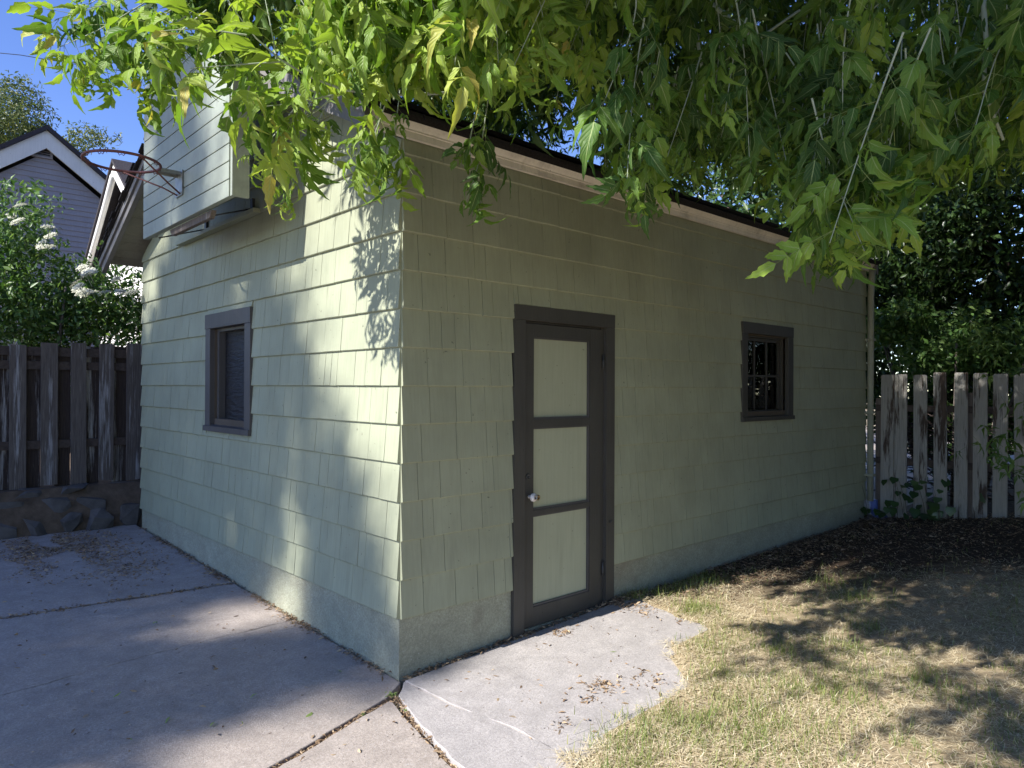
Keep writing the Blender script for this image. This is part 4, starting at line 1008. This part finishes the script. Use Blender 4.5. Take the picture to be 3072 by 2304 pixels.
for (lb, b, r, k, n) in (('unseen dark tree right of the lawn, added to block sky light', (7.2, -4.6, .1), (2.2, 1.9, 3.0), 26, 8000), ('unseen dark tree across the lawn, added to block low sky light', (3.6, -9.5, .1), (3.2, 1.8, 3.4), 24, 6000), ('unseen dark tree behind the photographer, added to block low sky light', (-3.0, -11.0, .1), (3.2, 1.8, 3.4), 24, 6000)):
    bgtree('dense_tree', lb, b, 4, ball_clumps((b[0], b[1], 4.0), r, k, 1.15), n, .26, M['leaf_dark'], gsp)  # unseen trees, added to cut the sky light on the right wall
SB = thing('sunny_bush', 'bright green leafy bush directly behind the picket fence', 'bush', (7.9, -.6, .05))
for k in range(6):
    a = k * 1.1; tube('stem', [(7.9 + .15 * math.cos(a), -.5 + .3 * math.sin(a), 0), (7.9 + .2 * math.cos(a), -.5 + .6 * math.sin(a), 1.2), (7.9 + .3 * math.cos(a), -.5 + .9 * math.sin(a), 2.2)], [.03, .022, .01], M['bark'], SB, 6)
cloud('foliage', ball_clumps((8.0, -.15, 2.3), (.5, .75, .5), 16, .3) + ball_clumps((8.2, -1.3, 2.2), (.4, .8, .7), 14, .3), 9000, .09, M['leaf_bush'], SB, .3)
HG = thing('hedge', 'dense dark hedge filling the gap between the picket fence and the trees', 'hedge', (8.8, -1, .05))
for k in range(9):
    y = -3.6 + k * .75; tube('stem', [(8.8, y, 0), (8.82, y + .05, 1.0), (8.75, y + .15, 2.4)], [.04, .03, .012], M['bark_dark'], HG, 6)
cloud('foliage', ball_clumps((8.3, -.9, 1.25), (.25, 1.9, .55), 22, .42) + ball_clumps((8.9, -2.4, 1.7), (.35, 1.2, 1.3), 16, .5) + ball_clumps((8.9, .2, 1.8), (.35, 1.6, 1.4), 20, .5) + ball_clumps((9.2, -1, 3.4), (.5, 2.6, 1.2), 22, .6), 24000, .11, M['leaf_dark'], HG, .2)
RS = thing('leafy_shrub', 'leafy shrub reaching into the right edge of the picture before the picket fence', 'shrub', (4.75, -2.5, .2))
for k in range(7):
    a = k * .9; tube('stem', [(4.75 + .1 * math.cos(a), -2.5 + .1 * math.sin(a), .1), (4.75 + .3 * math.cos(a), -2.5 + .3 * math.sin(a), 1.0), (4.75 + .55 * math.cos(a), -2.5 + .55 * math.sin(a), 2.0)], [.02, .015, .006], M['bark'], RS, 6)
C3 = [np.array([4.75, -2.5, 1.4]) + unit(rng.normal(0, 1, 3)) * rng.uniform(.3, 1) * [.75, .75, 1.2] for _ in range(34)]
clumps(C3, 22, .17, FAR, M['leaf_far'], 'foliage', RS, .8)
# brush pile of dark sticks behind the pickets
random.seed(9); sticks = []
for k in range(420):
    y = random.uniform(-2.4, .1); z = random.uniform(.35, 1.35); x = 7.35 + random.gauss(0, .12); l = random.uniform(.15, .4); a = random.gauss(.25, .35)
    sticks.append(tube_arr([(x, y, z), (x + random.uniform(-.05, .05), y + l * math.cos(a) * .5, z + l * math.sin(a) * .5 + .01), (x, y + l * math.cos(a), z + l * math.sin(a))], [.007, .006, .004], 4))
V, F = merge(sticks); BP = tag(fast('brush_pile', V, F, M['bark_dark']), 'pile of thin dark brown sticks behind the picket fence', 'brush pile', kind='stuff')
tag(tube('power_line', [at(-200, 140, 22), at(60, 165, 22), at(300, 205, 22.5), at(480, 225, 23)], .012, M['cable'], None, 5), 'thin dark overhead wire crossing the sky at upper left', 'cable')

# ------------------------------------------------------------------ grass, straw, litter
def strips(P, d, L, Wd, bend, segs=2):
    n = len(P); s = unit(np.cross(d, [0, 0, 1.0]) + 1e-4); V = []
    for k in range(segs + 1):
        t = k / segs; c = P + d * (L * t)[:, None] + np.array([0, 0, -1.0]) * (bend * L * t * t)[:, None]; wk = Wd * (1 - t) ** .6 if k else Wd
        V.append(c - s * wk[:, None] / 2); V.append(c + s * wk[:, None] / 2)
    V = np.stack(V, 1); F = []
    for k in range(segs): F.append([2 * k, 2 * k + 1, 2 * k + 3, 2 * k + 2])
    F = (np.array(F)[None] + (np.arange(n) * (segs + 1) * 2)[:, None, None]).reshape(-1, 4)
    return V.reshape(-1, 3), F
def lawnpts(n, x0=-.6, x1=7.0, y0=-4.2, y1=-.02):
    x = rng.uniform(x0, x1, n); y = rng.uniform(y0, y1, n); P = np.stack([x, y, np.where(x < 2.2, np.maximum(zlawn(x, y), .013 + .036 * x), zlawn(x, y))], 1)
    k = inview(P, .12) & ~onslab(x, y); return P[k]
def nval(P, sc, off=0): return np.array([noise.noise(Vector((p[0] * sc + off, p[1] * sc, off))) for p in P])
P = lawnpts(420000); P = P[rng.random(len(P)) < np.clip(.75 + 1.4 * nval(P, 2.7, 9.4), .10, 1)]; w_ = 1 / np.maximum(1, np.linalg.norm(P - CAM, axis=1) / 2.6) ** 1.0; P = P[rng.random(len(P)) < w_]
shadeL = np.clip((P[:, 0] + 1.15 * P[:, 1] - 1.5 + .9 * nval(P, 1.7, 2.2)) / 1.6, 0, .93); P = P[rng.random(len(P)) > shadeL]
n = len(P); a = rng.uniform(0, 6.283, n); d = unit(np.stack([np.cos(a), np.sin(a), rng.normal(.06, .16, n)], 1)); P[:, 2] += rng.uniform(.002, .022, n)
V, F = strips(P, d, rng.uniform(.025, .085, n), rng.uniform(.0022, .0046, n), rng.uniform(-.1, .25, n))
tag(fast('dry_grass', V, F, M['straw'], None, np.repeat(np.clip(rng.normal(.55, .25, n), .01, .99), 6)), 'straw coloured dead grass lying over the lawn', 'dry grass', kind='stuff')
P = lawnpts(150000); v1 = nval(P, 2.6, 1.7) + .6 * nval(P, 8, 5.1); near = np.linalg.norm(P - CAM, axis=1)
pr = np.clip(.30 + 1.9 * v1, 0, 1) * np.clip(1.3 - (P[:, 0] + .8 * P[:, 1] - .6) / 2.4, .04, 1) / np.maximum(1, near / 2.4); P = P[rng.random(len(P)) < pr]
tuft = []
for (tx, ty, tn, tr) in ((2.25, -.12, 90, .09), (2.5, -.2, 120, .12), (2.75, -.18, 110, .1), (2.05, -.55, 130, .08), (2.15, -.62, 90, .07), (1.75, -1.35, 80, .08), (1.0, -1.5, 160, .14), (.75, -1.6, 160, .15), (1.45, -1.75, 90, .1), (2.1, -1.6, 60, .07), (2.6, -1.5, 60, .07), (3.1, -1.2, 60, .08), (3.4, -.9, 60, .07), (.35, -1.35, 160, .10), (.6, -1.42, 160, .10), (1.25, -1.25, 120, .10), (1.5, -1.0, 70, .08), (.15, -1.5, 120, .10), (1.35, -1.55, 110, .1), (1.7, -1.75, 90, .12), (2.0, -.07, 50, .05), (2.9, -.1, 40, .06), (1.0, -1.9, 120, .14), (1.9, -2.1, 90, .1)):
    q = rng.normal(0, tr, (int(tn * 2.2), 2)) + [tx, ty]; q = q[q[:, 1] < -.015]; tuft.append(np.stack([q[:, 0], q[:, 1], np.where(q[:, 0] < 2.2, np.maximum(zlawn(q[:, 0], q[:, 1]), .012 + .036 * q[:, 0]), zlawn(q[:, 0], q[:, 1]))], 1))
TP = np.concatenate(tuft); nt_ = len(TP); P = np.concatenate([P, TP]); n = len(P)
d = unit(np.stack([rng.normal(0, .45, n), rng.normal(0, .45, n), np.full(n, 1.0)], 1))
L = rng.uniform(.025, .085, n); L[-nt_:] = rng.uniform(.04, .13, nt_); L[-60:] *= 1.2
V, F = strips(P, d, L, rng.uniform(.0022, .0042, n), rng.uniform(.05, .5, n), 3)
tag(fast('grass', V, F, M['grass'], None, np.repeat(rng.uniform(.01, .99, n), 8)), 'green grass tufts growing through the dry lawn', 'grass', kind='stuff')
# leaf litter: dry winged seeds and leaf bits
def litter(P, size, curl=.5):
    n = len(P); a = rng.uniform(0, 6.283, n); d = unit(np.stack([np.cos(a), np.sin(a), rng.normal(0, .25, n)], 1)); u = unit(rng.normal(0, .45, (n, 3)) + [0, 0, 1])
    Rm = frames(d, u, rng.normal(0, .4, n)); base = np.array([(0, -.06, 0), (0, .06, 0), (.5, .22, .10), (.5, -.16, .05), (1, .05, -.05), (1, -.03, -.05)])
    S = size * rng.uniform(.45, 1.3, n); sq = rng.uniform(.5, 1.2, (n, 1)); B = np.repeat(base[None], n, 0); B[:, :, 1] *= sq; B[:, :, 2] *= rng.uniform(-.5, 2.2, (n, 1))
    V = np.einsum('mij,mnj->mni', Rm, B) * S[:, None, None] + P[:, None]
    F = (np.array([[0, 1, 2, 3], [3, 2, 4, 5]])[None] + (np.arange(n) * 6)[:, None, None]).reshape(-1, 4); return V.reshape(-1, 3), F, n
def dz(P, f, lift=.008):
    return np.stack([P[:, 0], P[:, 1], f(P[:, 0], P[:, 1]) + rng.uniform(.002, lift, len(P))], 1)
Q = []
x = rng.uniform(1.75, 6.5, 5200); y = -np.abs(rng.normal(0, .26, 5200)) - .015; Q.append(dz(np.stack([x, y], 1), zlawn, .025))
x = rng.uniform(2.2, 7, 11000); y = rng.uniform(-3, -.05, 11000); k = rng.random(11000) < np.clip((x - 2.4) / 2.5 + y * .12, 0, 1); Q.append(dz(np.stack([x[k], y[k]], 1), zlawn, .02))
# drifted patch on the far driveway slab
c = rng.normal(0, 1, (5200, 2)) * [.30, .55] + [-.85, 4.35]; v_ = np.array([noise.noise(Vector((p[0] * 4, p[1] * 2.2, 8))) for p in c]); c = c[(v_ > -.12) & (c[:, 0] < -.1) & (c[:, 1] < 5.0)]; Q.append(dz(c, zdrive, .014))
c = rng.normal(0, 1, (500, 2)) * [.16, .28] + [-.55, 3.35]; Q.append(dz(c, zdrive, .01))
y = rng.uniform(.1, 4.8, 2600); nn = np.array([noise.noise(Vector((t * 2.1, 3, 1))) for t in y]); x = -np.abs(rng.normal(0, .028 + .05 * np.clip(nn, 0, 1), 2600)) - .004; k = rng.random(2600) < np.clip(.45 + 1.2 * nn, .1, 1); Q.append(dz(np.stack([x[k], y[k]], 1), zdrive, .014))
def along(pts, n, s):
    pts = np.array(pts, float); t = rng.uniform(0, len(pts) - 1, n); i = np.minimum(t.astype(int), len(pts) - 2); return pts[i] + (pts[i + 1] - pts[i]) * (t - i)[:, None] + rng.normal(0, s, (n, 2))
Q.append(dz(along([(-.015, 2.33), (-1.51, 2.485), (-3, 2.65)], 800, .022), lambda a, b: zdrive(a, b) - .006, .012))
Q.append(dz(along([(-.165, -.155), (-.99, -.417), (-2, -.75)], 700, .008), lambda a, b: zdrive(a, b) - .02, .016))
Q.append(dz(along([(-.135, -.178), (-.21, -.432), (-.285, -.768), (-.33, -1.01), (-.4, -1.4)], 420, .012), lambda a, b: zdrive(a, b) - .015, .02))
Q.append(dz(along([(.02, -.025), (2.0, -.025)], 520, .012), lambda a, b: zslab(a, b) - .004, .016))
Q.append(dz(along([(.86, -.03), (.98, -.04)], 40, .02), zslab, .02)); Q.append(dz(along([(1.72, -.03), (2.1, -.06)], 260, .03), zslab, .03))
for (cx, cy, s_, n_) in ((.72, -.86, .05, 110), (.95, -1.0, .07, 60), (1.13, -.18, .04, 60), (.55, -.92, .03, 25), (.3, -1.0, .05, 30)):
    Q.append(dz(rng.normal(0, s_, (n_, 2)) + [cx, cy], zslab, .008))
Q.append(dz(np.stack([rng.uniform(-.0, 1.8, 110), rng.uniform(-1.4, -.15, 110)], 1), zslab, .004)); Q.append(dz(np.stack([rng.uniform(-2.5, -.05, 420), rng.uniform(-1.2, 4.8, 420)], 1), zdrive, .004))
QA = np.concatenate(Q); V, F, n = litter(QA, .030); lvq = np.where((QA[:, 0] > 2.2) & (QA[:, 1] < 0), rng.beta(1.3, 2.7, n), rng.beta(2, 2, n)); tag(fast('leaf_litter', V, F, M['litter'], None, np.repeat(np.clip(lvq, .01, .99), 6)), 'dry brown winged seeds and leaf bits drifted on the ground', 'leaf litter', kind='stuff')
# a few fresh leaves and small weeds
P = np.array([at(290 * 1.0, 0, 1)] * 0 + [(-1.0, 1.55, 0)]);
gl = [(-.75, 1.75), (-1.1, .35), (-.95, .16), (-.72, .30), (-.86, .05), (-1.3, .25), (-1.25, .75), (-.55, -.05), (-.2, .33), (1.1, -.6), (1.3, -1.1)]
P = np.array([(x, y, (zdrive(x, y) if x < 0 else zslab(x, y)) + .006) for x, y in gl]); V, F, n = litter(P, .05)
tag(fast('fallen_leaves', V, F, M['leaf'], None, np.repeat(rng.uniform(.4, .95, n), 6), np.zeros((len(V), 2))), 'few fresh green leaves scattered on the concrete', 'fallen leaves', kind='stuff')
def weed(x, y, z, n, size, label):
    P = np.tile([x, y, z], (n, 1)) + rng.normal(0, .008, (n, 3)) * [1, 1, 0]; d = unit(np.stack([rng.normal(0, .8, n), rng.normal(0, .8, n), rng.uniform(.4, 1, n)], 1))
    V, F = strips(P, d, rng.uniform(.5, 1, n) * size, rng.uniform(.25, .4, n) * size, rng.uniform(.3, .8, n), 3)
    tag(fast('weed', V, F, M['leaf'], None, np.repeat(rng.uniform(.3, .8, n), 8), np.zeros((len(V), 2))), label, 'weed', 'weeds in the concrete joints')
weed(-.13, -.12, -.01, 14, .055, 'small green weed at the foot of the garage corner')
weed(-.16, -.30, -.02, 9, .035, 'tiny green weed in the crack just below the garage corner')
weed(-.36, -.21, -.015, 10, .035, 'tiny green weed in the joint left of the garage corner')
# broad leaved vine at the foot of the pickets
VN = thing('vine_plant', 'dark broad leaved vine growing against the picket fence foot', 'plant', (6.3, -.55, .15))
def broad(r): 
    a = np.linspace(0, 2 * PI, 9)[:-1]; rr = r * (1 + .25 * np.cos(5 * a)); return np.concatenate([[(0, 0, 0)], np.stack([rr * np.cos(a), rr * np.sin(a), -.15 * rr], 1)])
random.seed(3)
for k in range(46):
    y = random.gauss(-.55, .30); z = .2 + abs(random.gauss(0, .2)); x = 6.36 + random.gauss(0, .09); r = random.uniform(.03, .06)
    q = broad(r); nrm_ = unit(np.array([-.6, -.3, .8]) + rng.normal(0, .3, 3)); aa = unit(np.cross(nrm_, [0, 1, 0])); bb2 = np.cross(nrm_, aa); V = np.array([x, y, z]) + q[:, :1] * aa + q[:, 1:2] * bb2 + q[:, 2:] * nrm_
    fast('leaf', V, np.array([[0, 1 + i, 1 + (i + 1) % 8] for i in range(8)]), M['leaf_dark'], VN, np.full(9, random.random() * .9))
for k in range(6):
    y = random.gauss(-.5, .25); tube('stem', [(6.35, y, .1), (6.36, y + .05, .4), (6.4, y + .12, .6)], [.004, .003, .002], M['bark'], VN, 4)
